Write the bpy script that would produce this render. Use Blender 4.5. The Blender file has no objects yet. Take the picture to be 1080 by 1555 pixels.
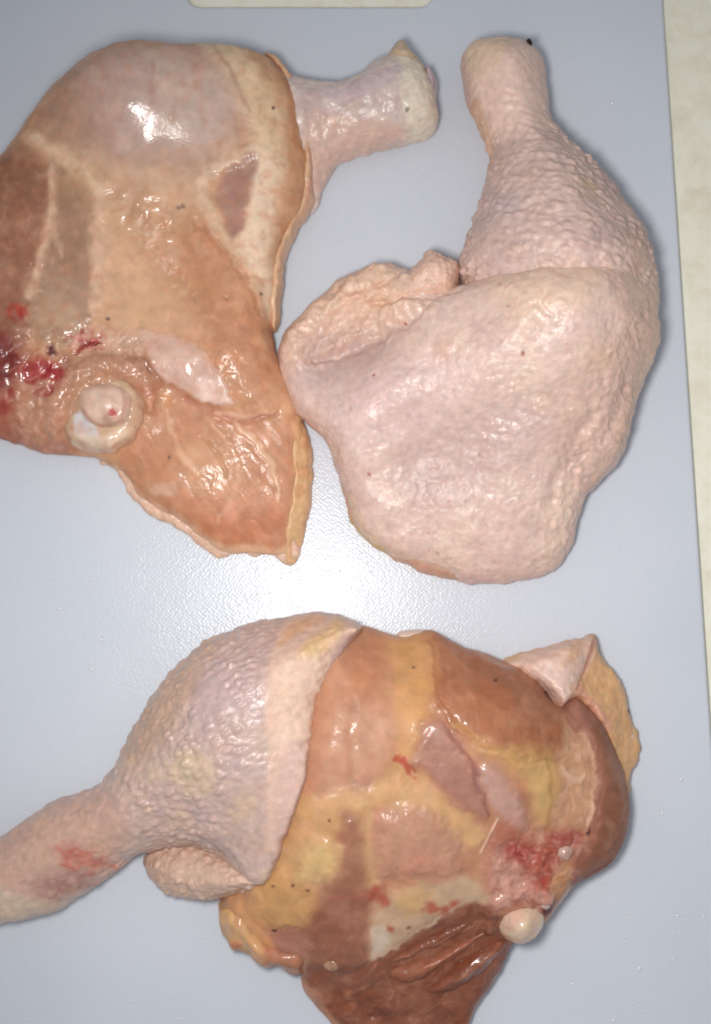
import bpy, math
import numpy as np

# ------------------------------------------------------------------ scale, camera, light
S = 0.00024                 # metres for one unit of the plan drawing
CX, CY = 540.0, 777.5       # plan point at the middle of the board area in view
DIST = 1750.0               # camera distance in plan units
TILT = math.radians(5.0)

scene = bpy.context.scene
col = scene.collection

def W(X, Y, Z):
    return ((X - CX) * S, (CY - Y) * S, Z * S)

cam_plan = (CX, CY + DIST * math.sin(TILT), DIST * math.cos(TILT))
cam_data = bpy.data.cameras.new("camera")
cam = bpy.data.objects.new("camera", cam_data)
col.objects.link(cam)
cam.location = W(*cam_plan)
cam.rotation_euler = (TILT, 0, 0)
cam_data.sensor_fit = 'VERTICAL'
cam_data.angle_y = 2 * math.atan(777.5 / DIST)
cam_data.clip_start = 0.01
cam_data.clip_end = 20
scene.camera = cam

world = bpy.data.worlds.new("World")
scene.world = world
world.use_nodes = True
bg = world.node_tree.nodes["Background"]
bg.inputs["Color"].default_value = (0.93, 0.95, 1.0, 1)
bg.inputs["Strength"].default_value = 0.33

# the phone's flash, a small lamp beside the lens
fl = bpy.data.lights.new("phone_flash", 'SPOT')
fl.energy = 3.6
fl.color = (1.0, 0.975, 0.95)
fl.shadow_soft_size = 0.028
fl.spot_size = math.radians(112)
fl.spot_blend = 1.0
flash = bpy.data.objects.new("phone_flash", fl)
col.objects.link(flash)
flash.location = W(408, 890, 1460)
from mathutils import Vector
flash.rotation_euler = (Vector(W(730, 940, 0)) - flash.location).to_track_quat('-Z', 'Y').to_euler()

scene.view_settings.view_transform = 'Standard'
scene.view_settings.look = 'None'
scene.view_settings.exposure = 0.0
scene.view_settings.gamma = 1.0
scene.render.engine = 'CYCLES'
scene.cycles.use_denoising = True
scene.cycles.pixel_filter_type = 'BLACKMAN_HARRIS'
scene.cycles.filter_width = 1.9      # a phone lens is not perfectly sharp

# ------------------------------------------------------------------ numeric helpers
F = np.float32

def P(x, y, z=0.0):
    """plan position of a point of height z seen at photo position (x, y)"""
    x = np.asarray(x, float); y = np.asarray(y, float)
    st, ct = math.sin(TILT), math.cos(TILT)
    dx = x - CX
    dy = (y - CY) * ct - DIST * st
    dz = -(y - CY) * st - DIST * ct
    k = (z - cam_plan[2]) / dz
    return cam_plan[0] + dx * k, cam_plan[1] + dy * k

def PP(pts, z):
    a = np.array(pts, float)
    X, Y = P(a[:, 0], a[:, 1], z)
    return np.stack([X, Y], 1)

def spline(pts, closed=True, n=4):
    p = np.asarray(pts, float)
    m = len(p)
    out = []
    rng = range(m if closed else m - 1)
    for i in rng:
        if closed:
            a, b, c, d = p[(i - 1) % m], p[i], p[(i + 1) % m], p[(i + 2) % m]
        else:
            a, b, c, d = p[max(i - 1, 0)], p[i], p[i + 1], p[min(i + 2, m - 1)]
        for k in range(n):
            t = k / n
            out.append(0.5 * ((2 * b) + (c - a) * t + (2 * a - 5 * b + 4 * c - d) * t * t + (3 * b - a - 3 * c + d) * t ** 3))
    if not closed:
        out.append(p[-1])
    return np.array(out)

def _hash(i, j, k, seed):
    h = (i.astype(np.int64) * 374761393 + j.astype(np.int64) * 668265263 + k.astype(np.int64) * 2147483647 + seed * 974634777) & 0xFFFFFFFF
    h = ((h ^ (h >> 13)) * 1274126177) & 0xFFFFFFFF
    h = ((h ^ (h >> 16)) * 2246822519) & 0xFFFFFFFF
    return (h ^ (h >> 15)) & 0xFFFFFFFF

def noise3(x, y, z, seed=0):
    """smooth gradient noise, about -1..1"""
    x, y, z = np.broadcast_arrays(np.asarray(x, F), np.asarray(y, F), np.asarray(z, F))
    xi, yi, zi = np.floor(x), np.floor(y), np.floor(z)
    xf, yf, zf = x - xi, y - yi, z - zi
    xi, yi, zi = xi.astype(np.int64), yi.astype(np.int64), zi.astype(np.int64)
    u, v, w = [t * t * t * (t * (t * 6 - 15) + 10) for t in (xf, yf, zf)]
    r = 0
    for a in (0, 1):
        for b in (0, 1):
            for c in (0, 1):
                h = _hash(xi + a, yi + b, zi + c, seed)
                gx = ((h & 255) / 127.5 - 1).astype(F)
                gy = (((h >> 8) & 255) / 127.5 - 1).astype(F)
                gz = (((h >> 16) & 255) / 127.5 - 1).astype(F)
                g = gx * (xf - a) + gy * (yf - b) + gz * (zf - c)
                r = r + g * (u if a else 1 - u) * (v if b else 1 - v) * (w if c else 1 - w)
    return r * 1.3

def fbm(x, y, z, seed=0, octaves=3, gain=0.5):
    s, a = 0, 1.0
    for o in range(octaves):
        s = s + a * noise3(np.asarray(x) * 2 ** o, np.asarray(y) * 2 ** o, np.asarray(z) * 2 ** o, seed + o * 17)
        a *= gain
    return s

def worley3(x, y, z, seed=0, jitter=0.8):
    xi, yi, zi = [np.floor(t).astype(np.int64) for t in (x, y, z)]
    f1 = np.full(np.shape(x), 9.0, F); f2 = f1.copy(); rid = np.zeros(np.shape(x), F)
    for a in (-1, 0, 1):
        for b in (-1, 0, 1):
            for c in (-1, 0, 1):
                h = _hash(xi + a, yi + b, zi + c, seed)
                px = xi + a + .5 + jitter * ((h & 255) / 255. - .5)
                py = yi + b + .5 + jitter * (((h >> 8) & 255) / 255. - .5)
                pz = zi + c + .5 + jitter * (((h >> 16) & 255) / 255. - .5)
                d = np.sqrt((x - px) ** 2 + (y - py) ** 2 + (z - pz) ** 2).astype(F)
                closer = d < f1
                f2 = np.where(closer, f1, np.minimum(f2, d))
                rid = np.where(closer, ((h >> 4) & 1023) / 1023., rid)
                f1 = np.where(closer, d, f1)
    return f1, f2, rid.astype(F)

def smooth(a, b, x):
    t = np.clip((x - a) / (b - a), 0, 1)
    return t * t * (3 - 2 * t)

def sd_poly(px, py, poly):
    """signed distance to a closed polygon, positive inside"""
    px = px.astype(F); py = py.astype(F)
    d2 = np.full(px.shape, 1e12, F)
    inside = np.zeros(px.shape, bool)
    n = len(poly)
    for i in range(n):
        ax, ay = poly[i - 1]; bx, by = poly[i]
        ex, ey = bx - ax, by - ay
        L = ex * ex + ey * ey + 1e-9
        wx, wy = px - F(ax), py - F(ay)
        t = np.clip((wx * F(ex) + wy * F(ey)) / F(L), 0, 1)
        d2 = np.minimum(d2, (wx - t * F(ex)) ** 2 + (wy - t * F(ey)) ** 2)
        if ay != by:
            c = (ay > py) != (by > py)
            xs = (py - F(ay)) / F(by - ay) * F(ex) + F(ax)
            inside ^= c & (px < xs)
    d = np.sqrt(d2)
    return np.where(inside, d, -d)

def d_line(px, py, line, widths):
    """distance to an open polyline divided by the local half width"""
    best = np.full(px.shape, 1e9, F)
    tt = np.zeros(px.shape, F)
    n = len(line) - 1
    for i in range(n):
        ax, ay = line[i]; bx, by = line[i + 1]
        ex, ey = bx - ax, by - ay
        L = ex * ex + ey * ey + 1e-9
        t = np.clip(((px - ax) * ex + (py - ay) * ey) / L, 0, 1)
        d = np.sqrt((px - ax - t * ex) ** 2 + (py - ay - t * ey) ** 2)
        w = widths[i] * (1 - t) + widths[i + 1] * t
        q = d / w
        m = q < best
        best = np.where(m, q, best); tt = np.where(m, (i + t) / n, tt)
    return best, tt

def tps(pts, vals, X, Y, lam=0.0):
    """thin plate interpolation of control values"""
    p = np.asarray(pts, float) / 200.0; v = np.asarray(vals, float)
    n = len(p)
    if n < 4:
        return np.full(X.shape, v.mean(), F)
    d = np.linalg.norm(p[:, None] - p[None], axis=2)
    K = np.where(d > 0, d * d * np.log(d + 1e-12), 0) + lam * np.eye(n)
    A = np.zeros((n + 3, n + 3)); A[:n, :n] = K
    A[:n, n] = 1; A[:n, n + 1:] = p; A[n, :n] = 1; A[n + 1:, :n] = p.T
    s = np.linalg.solve(A, np.r_[v, 0, 0, 0])
    x, y = X / 200.0, Y / 200.0
    r = s[n] + s[n + 1] * x + s[n + 2] * y
    for i in range(n):
        q = (x - p[i, 0]) ** 2 + (y - p[i, 1]) ** 2 + 1e-12
        r = r + s[i] * 0.5 * q * np.log(q)
    return r.astype(F)

def lin(c):
    c = np.asarray(c, float) / 255.0
    return np.where(c <= 0.04045, c / 12.92, ((c + 0.055) / 1.055) ** 2.4)

# ------------------------------------------------------------------ surface colour drawn on a plan raster
class Paint:
    """colour, relief and wetness of one part, drawn in plan: anatomy (fat, muscle, membrane) plus some painted shade and glints"""
    def __init__(self, outline, z, base, wet=0.5, step=1.5, warp=4.0, warp_scale=26.0, seed=1, pad=30, soft=1.0):
        self.z = z; self.step = step; self.soft = soft
        o = PP(outline, z)
        self.x0, self.y0 = o.min(0) - pad
        x1, y1 = o.max(0) + pad
        self.nx = int((x1 - self.x0) / step) + 2; self.ny = int((y1 - self.y0) / step) + 2
        gx = self.x0 + step * np.arange(self.nx); gy = self.y0 + step * np.arange(self.ny)
        self.X, self.Y = [a.astype(F) for a in np.meshgrid(gx, gy)]
        self.C = np.empty((self.ny, self.nx, 3), F); self.C[:] = base
        self.H = np.zeros((self.ny, self.nx), F)
        self.Wt = np.full((self.ny, self.nx), wet, F)
        self.seed = seed
        wx = fbm(self.X / warp_scale, self.Y / warp_scale, 0.3, seed + 3, 3) * warp
        wy = fbm(self.X / warp_scale, self.Y / warp_scale, 7.3, seed + 9, 3) * warp
        wx = wx + fbm(self.X / 8, self.Y / 8, 1.3, seed + 23, 2) * warp * .35
        wy = wy + fbm(self.X / 8, self.Y / 8, 5.3, seed + 29, 2) * warp * .35
        self.XW, self.YW = self.X + wx, self.Y + wy

    def _win(self, pts, pad):
        a = np.asarray(pts)
        i0 = max(int((a[:, 0].min() - pad - self.x0) / self.step), 0)
        i1 = min(int((a[:, 0].max() + pad - self.x0) / self.step) + 2, self.nx)
        j0 = max(int((a[:, 1].min() - pad - self.y0) / self.step), 0)
        j1 = min(int((a[:, 1].max() + pad - self.y0) / self.step) + 2, self.ny)
        return slice(j0, max(j1, j0)), slice(i0, max(i1, i0))

    def _put(self, w, m, color, alpha, height, wet, mottle):
        if m.size == 0:
            return
        if mottle:
            X, Y = self.X[w], self.Y[w]
            m = m * np.clip(1 + mottle * fbm(X / 14, Y / 14, 3.1, self.seed + 41, 3), 0, 1.2)
            m = np.clip(m, 0, 1)
        if color is not None:
            a = (m * alpha)[..., None]
            self.C[w] = self.C[w] * (1 - a) + np.array(color, F) * a
        if height:
            self.H[w] += m * height
        if wet is not None:
            self.Wt[w] = self.Wt[w] * (1 - m) + wet * m

    def poly(self, pts, color, alpha=1.0, feather=8, height=0, wet=None, mottle=0.22, n=4):
        feather = feather * self.soft
        q = spline(PP(pts, self.z), True, n)
        w = self._win(q, feather + 12)
        d = sd_poly(self.XW[w], self.YW[w], q)
        self._put(w, smooth(-feather * .5, feather * .5, d), color, alpha, height, wet, mottle)

    def stroke(self, pts, width, color, alpha=1.0, feather=0.7, height=0, wet=None, mottle=0.3, n=4):
        q = spline(PP(pts, self.z), False, n)
        ws = np.interp(np.linspace(0, 1, len(q)), np.linspace(0, 1, len(np.atleast_1d(width))), np.atleast_1d(width)) * .5
        w = self._win(q, ws.max() * 2.5 + 14)
        d, _ = d_line(self.XW[w], self.YW[w], q, ws)
        self._put(w, 1 - smooth(1 - feather, 1 + feather, d), color, alpha, height, wet, mottle)

    def spot(self, x, y, r, color, alpha=1.0, feather=0.6, height=0, wet=None, mottle=0.0):
        q = PP([(x, y)], self.z)
        w = self._win(q, r * 2 + 14)
        d = np.hypot(self.XW[w] - q[0, 0], self.YW[w] - q[0, 1]) / r
        self._put(w, 1 - smooth(1 - feather, 1 + feather, d), color, alpha, height, wet, mottle)

    def mottle(self, color, scale, alpha, lo=0.0, hi=0.6, seed=5, octaves=3, aniso=(1, 1), height=0):
        n = fbm(self.X / scale / aniso[0], self.Y / scale / aniso[1], 2.2, self.seed * 13 + seed, octaves)
        m = smooth(lo, hi, n)
        a = (m * alpha)[..., None]
        self.C = self.C * (1 - a) + np.array(color, F) * a
        if height:
            self.H += m * height

    def fibres(self, ang, scale, amp, contrast=0.06, seed=3, region=None, stretch=9):
        """muscle grain running along ang degrees (plan, y down)"""
        c, s = math.cos(math.radians(ang)), math.sin(math.radians(ang))
        u = (self.XW * c + self.YW * s) / scale / stretch; v = (-self.XW * s + self.YW * c) / scale
        n = fbm(u, v, 1.7, self.seed * 7 + seed, 3)
        m = 1.0
        if region is not None:
            m = smooth(-10, 10, sd_poly(self.X, self.Y, spline(PP(region, self.z), True, 3)))
        self.H += n * amp * m
        self.C *= (1 + contrast * n * m)[..., None]

    def rough(self, pts, scale, amp, feather=20, color=None, alpha=.5, seed=1, ridged=False, wet=None):
        """ragged, torn or crumpled relief inside a region"""
        q = spline(PP(pts, self.z), True, 4)
        w = self._win(q, feather + 12)
        m = smooth(-feather * .5, feather * .5, sd_poly(self.XW[w], self.YW[w], q))
        n = fbm(self.XW[w] / scale, self.YW[w] / scale, 5.5, self.seed + seed, 3)
        if ridged: n = .5 - np.abs(n) * 1.6
        self.H[w] += m * n * amp
        if color is not None:
            n2 = fbm(self.XW[w] / scale * 1.3, self.YW[w] / scale * 1.3, 1.5, self.seed + seed + 50, 4)
            a = (m * smooth(.02, .35, n2) * alpha)[..., None]
            self.C[w] = self.C[w] * (1 - a) + np.array(color, F) * a
        if wet is not None:
            self.Wt[w] = self.Wt[w] * (1 - m) + wet * m

    def tone(self, gain, grey):
        g = self.C.mean(2, keepdims=True)
        self.C = np.clip((self.C * (1 - grey) + g * grey) * gain, 0, 250)

    def threads(self, region, n, ang, color, alpha=.3, length=(20, 60), width=(1.2, 3), spread=25, seed=1, height=.5):
        """thin strands of connective tissue"""
        rs = np.random.RandomState(seed)
        reg = np.array(region, float); lo, hi = reg.min(0), reg.max(0)
        k = 0
        for _ in range(n * 6):
            x, y = rs.uniform(lo, hi)
            if sd_poly(np.array([x]), np.array([y]), reg)[0] < 4: continue
            a = math.radians(ang + rs.normal(0, spread)); L = rs.uniform(*length)
            b = a + rs.normal(0, .4)
            pts = [(x, y), (x + .5 * L * math.cos(a), y + .5 * L * math.sin(a)), (x + .5 * L * (math.cos(a) + math.cos(b)), y + .5 * L * (math.sin(a) + math.sin(b)))]
            w = rs.uniform(*width)
            self.stroke(pts, [w * .5, w, w * .4], color, alpha * rs.uniform(.4, 1), .8, height=height * .6 * rs.uniform(.2, 1), mottle=.6, n=3)
            k += 1
            if k >= n: break

    def sample(self, X, Y):
        fx = np.clip((X - self.x0) / self.step, 0, self.nx - 1.001); fy = np.clip((Y - self.y0) / self.step, 0, self.ny - 1.001)
        i, j = fx.astype(int), fy.astype(int)
        a, b = (fx - i).astype(F), (fy - j).astype(F)
        def g(A):
            a_, b_ = (a[:, None], b[:, None]) if A.ndim == 3 else (a, b)
            return (A[j, i] * (1 - a_) + A[j, i + 1] * a_) * (1 - b_) + (A[j + 1, i] * (1 - a_) + A[j + 1, i + 1] * a_) * b_
        return g(self.C), g(self.H), g(self.Wt)

# ------------------------------------------------------------------ meshing of soft volumes
def surface_nets(f, org, h):
    nx, ny, nz = f.shape
    ins = f < 0
    c = ins[:-1, :-1, :-1].astype(np.int8)
    tot = np.zeros((nx - 1, ny - 1, nz - 1), np.int8)
    for a in (0, 1):
        for b in (0, 1):
            for d in (0, 1):
                tot += ins[a:nx - 1 + a, b:ny - 1 + b, d:nz - 1 + d]
    act = (tot > 0) & (tot < 8)
    I, J, K = np.nonzero(act)
    vid = np.full(act.shape, -1, np.int32); vid[I, J, K] = np.arange(len(I))
    corner = {}
    for a in (0, 1):
        for b in (0, 1):
            for d in (0, 1):
                corner[(a, b, d)] = f[I + a, J + b, K + d]
    acc = np.zeros((len(I), 3), F); cnt = np.zeros(len(I), F)
    for p in corner:
        for ax in range(3):
            if p[ax] == 0:
                q = list(p); q[ax] = 1; q = tuple(q)
                v0, v1 = corner[p], corner[q]
                m = (v0 < 0) != (v1 < 0)
                t = np.where(m, v0 / np.where(m, v0 - v1, 1), 0)
                for k in range(3):
                    acc[:, k] += np.where(m, (t if k == ax else p[k]), 0)
                cnt += m
    V = (acc / cnt[:, None] + np.stack([I, J, K], 1)) * h + np.array(org, F)
    quads = []
    def emit(A, B, C_, D_, flip):
        q = np.stack([A, B, C_, D_], 1)
        q[flip] = q[flip][:, ::-1]
        quads.append(q)
    s0, s1 = ins[:-1, 1:-1, 1:-1], ins[1:, 1:-1, 1:-1]
    i, j, k = np.nonzero(s0 != s1); j += 1; k += 1
    emit(vid[i, j - 1, k - 1], vid[i, j, k - 1], vid[i, j, k], vid[i, j - 1, k], ~ins[i, j, k])
    s0, s1 = ins[1:-1, :-1, 1:-1], ins[1:-1, 1:, 1:-1]
    i, j, k = np.nonzero(s0 != s1); i += 1; k += 1
    emit(vid[i - 1, j, k - 1], vid[i - 1, j, k], vid[i, j, k], vid[i, j, k - 1], ~ins[i, j, k])
    s0, s1 = ins[1:-1, 1:-1, :-1], ins[1:-1, 1:-1, 1:]
    i, j, k = np.nonzero(s0 != s1); i += 1; j += 1
    emit(vid[i - 1, j - 1, k], vid[i, j - 1, k], vid[i, j, k], vid[i - 1, j, k], ~ins[i, j, k])
    return V, np.concatenate(quads)

def normals(V, Q):
    n = np.cross(V[Q[:, 2]] - V[Q[:, 0]], V[Q[:, 3]] - V[Q[:, 1]])
    N = np.zeros_like(V)
    for k in range(3):
        for c in range(4):
            N[:, k] += np.bincount(Q[:, c], n[:, k], len(V))
    return N / (np.linalg.norm(N, axis=1, keepdims=True) + 1e-9)

def relax(V, Q, it=2, lam=0.5):
    deg = np.zeros(len(V))
    E = np.concatenate([Q[:, [0, 1]], Q[:, [1, 2]], Q[:, [2, 3]], Q[:, [3, 0]]])
    deg = np.bincount(E[:, 0], minlength=len(V)) + np.bincount(E[:, 1], minlength=len(V))
    for _ in range(it):
        A = np.stack([np.bincount(E[:, 0], V[E[:, 1], k], len(V)) + np.bincount(E[:, 1], V[E[:, 0], k], len(V)) for k in range(3)], 1)
        V = V + lam * (A / deg[:, None] - V)
    return V

def mesh_object(name, V, Q, material, parent, color=None, wet=None):
    me = bpy.data.meshes.new(name)
    me.vertices.add(len(V)); me.loops.add(Q.size); me.polygons.add(len(Q))
    w = np.stack([(V[:, 0] - CX) * S, (CY - V[:, 1]) * S, V[:, 2] * S], 1).astype(F)
    Q = Q[:, ::-1]          # plan y points down, so the winding turns over
    me.vertices.foreach_set("co", w.ravel())
    me.loops.foreach_set("vertex_index", np.ascontiguousarray(Q).ravel().astype(np.int32))
    me.polygons.foreach_set("loop_start", np.arange(0, Q.size, 4, dtype=np.int32))
    me.polygons.foreach_set("use_smooth", np.ones(len(Q), bool))
    me.update(calc_edges=True)
    if color is not None:
        a = me.color_attributes.new("Col", 'FLOAT_COLOR', 'POINT')
        a.data.foreach_set("color", np.c_[lin(color), np.ones(len(V))].astype(F).ravel())
    if wet is not None:
        a = me.attributes.new("wet", 'FLOAT', 'POINT')
        a.data.foreach_set("value", np.clip(wet, 0, 1).astype(F))
    me.materials.append(material)
    o = bpy.data.objects.new(name, me)
    col.objects.link(o)
    if parent is not None:
        o.parent = parent
        o.matrix_parent_inverse = parent.matrix_basis.inverted()
    return o

def soft_part(name, parent, outline, heights, R, paint, material, zref=40, zm=0.38, zb=0.0,
              voxel=1.9, disp=None, sharp=None, edge_noise=2.6, seed=1, warp=None):
    """a rounded volume: plan outline, height control points, roundness of its sides"""
    o = spline(PP(outline, zref), True, 3 if sharp is None else sharp)
    lo, hi = o.min(0) - 8, o.max(0) + 8
    nx = int((hi[0] - lo[0]) / voxel) + 1; ny = int((hi[1] - lo[1]) / voxel) + 1
    gx = (lo[0] + voxel * np.arange(nx)).astype(F); gy = (lo[1] + voxel * np.arange(ny)).astype(F)
    X, Y = np.meshgrid(gx, gy, indexing='ij')
    Xn = X + edge_noise * fbm(X / 22, Y / 22, 0.5, seed + 70, 2); Yn = Y + edge_noise * fbm(X / 22, Y / 22, 4.5, seed + 80, 2)
    d = sd_poly(Xn, Yn, o)
    hp = PP([h[:2] for h in heights], zref)
    H = tps(hp, [h[2] for h in heights], X, Y, 0.002)
    H = np.clip(H, min(h[2] for h in heights) * .8, max(h[2] for h in heights) * 1.06)
    if np.isscalar(R):
        Rf = np.full(X.shape, R, F)
    else:
        Rf = np.clip(tps(PP([r[:2] for r in R], zref), [r[2] for r in R], X, Y, 0.002), min(r[2] for r in R), max(r[2] for r in R))
    zmid = zb + (H - zb) * zm
    rr = np.maximum(1 - d / Rf, 0)
    top = float(H.max()) + 8
    nz = int((top - zb + 6) / voxel) + 2
    gz = (zb - 4 + voxel * np.arange(nz)).astype(F)
    f = np.empty((nx, ny, nz), F)
    up, dn = (H - zmid), (zmid - zb)
    sc = np.minimum(Rf, up)
    for k in range(nz):
        z = gz[k]
        q = np.where(z > zmid, (z - zmid) / up, (zmid - z) / np.maximum(dn, 1e-3))
        f[:, :, k] = (np.sqrt(q * q + rr * rr) - 1) * sc
    f = np.maximum(f, (zb - gz)[None, None, :] + 0.01)
    V, Q = surface_nets(f, (lo[0], lo[1], zb - 4), voxel)
    del f
    V = relax(V, Q, 2, 0.5)
    N = normals(V, Q)
    C, hh, wt = paint.sample(V[:, 0], V[:, 1])
    k = hh * np.clip(N[:, 2], 0, 1)
    if disp is not None:
        k = k + disp(V, N) * smooth(0, 12, V[:, 2] - zb)
    V = V + N * k[:, None]
    V[:, 2] = np.maximum(V[:, 2], max(zb, 0.3))
    if warp is not None:
        V = warp(V)
    return mesh_object(name, V.astype(F), Q, material, parent, C, wt)

# ------------------------------------------------------------------ materials
def nodes_of(m):
    m.use_nodes = True
    nt = m.node_tree
    return nt, nt.nodes["Principled BSDF"]

def flesh_material(name, sss=0.25, radius=(0.0035, 0.0014, 0.0008), rough_dry=0.55, rough_wet=0.2,
                   coat=0.25, bump=0.3, fine=900, broad=260, spec=0.5, dist=0.0006, coat_rough=0.14, tint=(1, 1, 1)):
    m = bpy.data.materials.new(name)
    nt, b = nodes_of(m)
    N = nt.nodes.new; L = nt.links.new
    c = N("ShaderNodeAttribute"); c.attribute_name = "Col"
    w = N("ShaderNodeAttribute"); w.attribute_name = "wet"
    tc = N("ShaderNodeTexCoord")
    n1 = N("ShaderNodeTexNoise"); n1.inputs["Scale"].default_value = fine; n1.inputs["Detail"].default_value = 3
    n2 = N("ShaderNodeTexNoise"); n2.inputs["Scale"].default_value = broad; n2.inputs["Detail"].default_value = 4
    L(tc.outputs["Object"], n1.inputs["Vector"]); L(tc.outputs["Object"], n2.inputs["Vector"])
    # grain of the flesh, a few per cent of lightness
    mr = N("ShaderNodeMapRange"); mr.inputs["From Min"].default_value = 0.25; mr.inputs["From Max"].default_value = 0.75
    mr.inputs["To Min"].default_value = 0.86; mr.inputs["To Max"].default_value = 1.12
    L(n2.outputs["Fac"], mr.inputs["Value"])
    mx = N("ShaderNodeVectorMath"); mx.operation = 'SCALE'
    L(c.outputs["Color"], mx.inputs[0]); L(mr.outputs["Result"], mx.inputs["Scale"])
    n4 = N("ShaderNodeTexNoise"); n4.inputs["Scale"].default_value = 330; n4.inputs["Detail"].default_value = 5; n4.inputs["Roughness"].default_value = 0.6
    of = N("ShaderNodeVectorMath"); of.operation = 'ADD'; of.inputs[1].default_value = (3.7, 1.3, 8.1)
    L(tc.outputs["Object"], of.inputs[0]); L(of.outputs["Vector"], n4.inputs["Vector"])
    hr = N("ShaderNodeValToRGB"); hr.color_ramp.elements[0].position = 0.32; hr.color_ramp.elements[0].color = (0.985 * tint[0], 1.0 * tint[1], 0.99 * tint[2], 1)
    hr.color_ramp.elements[1].position = 0.68; hr.color_ramp.elements[1].color = (1.03 * tint[0], 0.975 * tint[1], 0.97 * tint[2], 1)
    L(n4.outputs["Fac"], hr.inputs["Fac"])
    hm = N("ShaderNodeVectorMath"); hm.operation = 'MULTIPLY'
    L(mx.outputs["Vector"], hm.inputs[0]); L(hr.outputs["Color"], hm.inputs[1])
    L(hm.outputs["Vector"], b.inputs["Base Color"])
    rr = N("ShaderNodeMapRange"); rr.inputs["To Min"].default_value = rough_dry; rr.inputs["To Max"].default_value = rough_wet
    ad = N("ShaderNodeMath"); ad.operation = 'MULTIPLY_ADD'
    L(n2.outputs["Fac"], ad.inputs[0]); ad.inputs[1].default_value = 0.5
    sb = N("ShaderNodeMath"); sb.operation = 'SUBTRACT'; sb.inputs[1].default_value = 0.25
    L(w.outputs["Fac"], sb.inputs[0]); L(sb.outputs[0], ad.inputs[2])
    L(ad.outputs[0], rr.inputs["Value"]); L(rr.outputs["Result"], b.inputs["Roughness"])
    sm = N("ShaderNodeMath"); sm.operation = 'MULTIPLY_ADD'; sm.inputs[1].default_value = 0.5
    L(n2.outputs["Fac"], sm.inputs[0]); L(n1.outputs["Fac"], sm.inputs[2])
    bp = N("ShaderNodeBump"); bp.inputs["Strength"].default_value = bump; bp.inputs["Distance"].default_value = dist
    L(sm.outputs[0], bp.inputs["Height"]); L(bp.outputs["Normal"], b.inputs["Normal"])
    # moisture lies in patches
    n3 = N("ShaderNodeTexNoise"); n3.inputs["Scale"].default_value = 75; n3.inputs["Detail"].default_value = 4
    L(tc.outputs["Object"], n3.inputs["Vector"])
    mw = N("ShaderNodeMapRange"); mw.inputs["From Min"].default_value = 0.42; mw.inputs["From Max"].default_value = 0.62; mw.inputs["To Max"].default_value = coat
    L(n3.outputs["Fac"], mw.inputs["Value"])
    cw = N("ShaderNodeMath"); cw.operation = 'MULTIPLY'
    L(w.outputs["Fac"], cw.inputs[0]); L(mw.outputs["Result"], cw.inputs[1]); L(cw.outputs[0], b.inputs["Coat Weight"])
    b.inputs["Coat Roughness"].default_value = coat_rough
    L(bp.outputs["Normal"], b.inputs["Coat Normal"])
    b.inputs["Subsurface Weight"].default_value = sss
    b.inputs["Subsurface Radius"].default_value = radius
    b.inputs["Subsurface Scale"].default_value = 1.0
    b.inputs["Specular IOR Level"].default_value = spec
    return m

SKIN = flesh_material("chicken_skin", sss=0.2, rough_dry=0.58, rough_wet=0.32, coat=0.55, bump=0.26, fine=1000, broad=420, coat_rough=0.2, tint=(1.0, 1.02, 1.05))
MEAT = flesh_material("raw_meat", sss=0.4, radius=(0.005, 0.0022, 0.0014), rough_dry=0.6, rough_wet=0.36, coat=0.85, bump=0.09, fine=800, broad=200, dist=0.0007, spec=0.3)
BONE = flesh_material("cartilage", sss=0.35, rough_dry=0.4, rough_wet=0.15, coat=0.5, bump=0.15, fine=900, broad=200)

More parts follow.
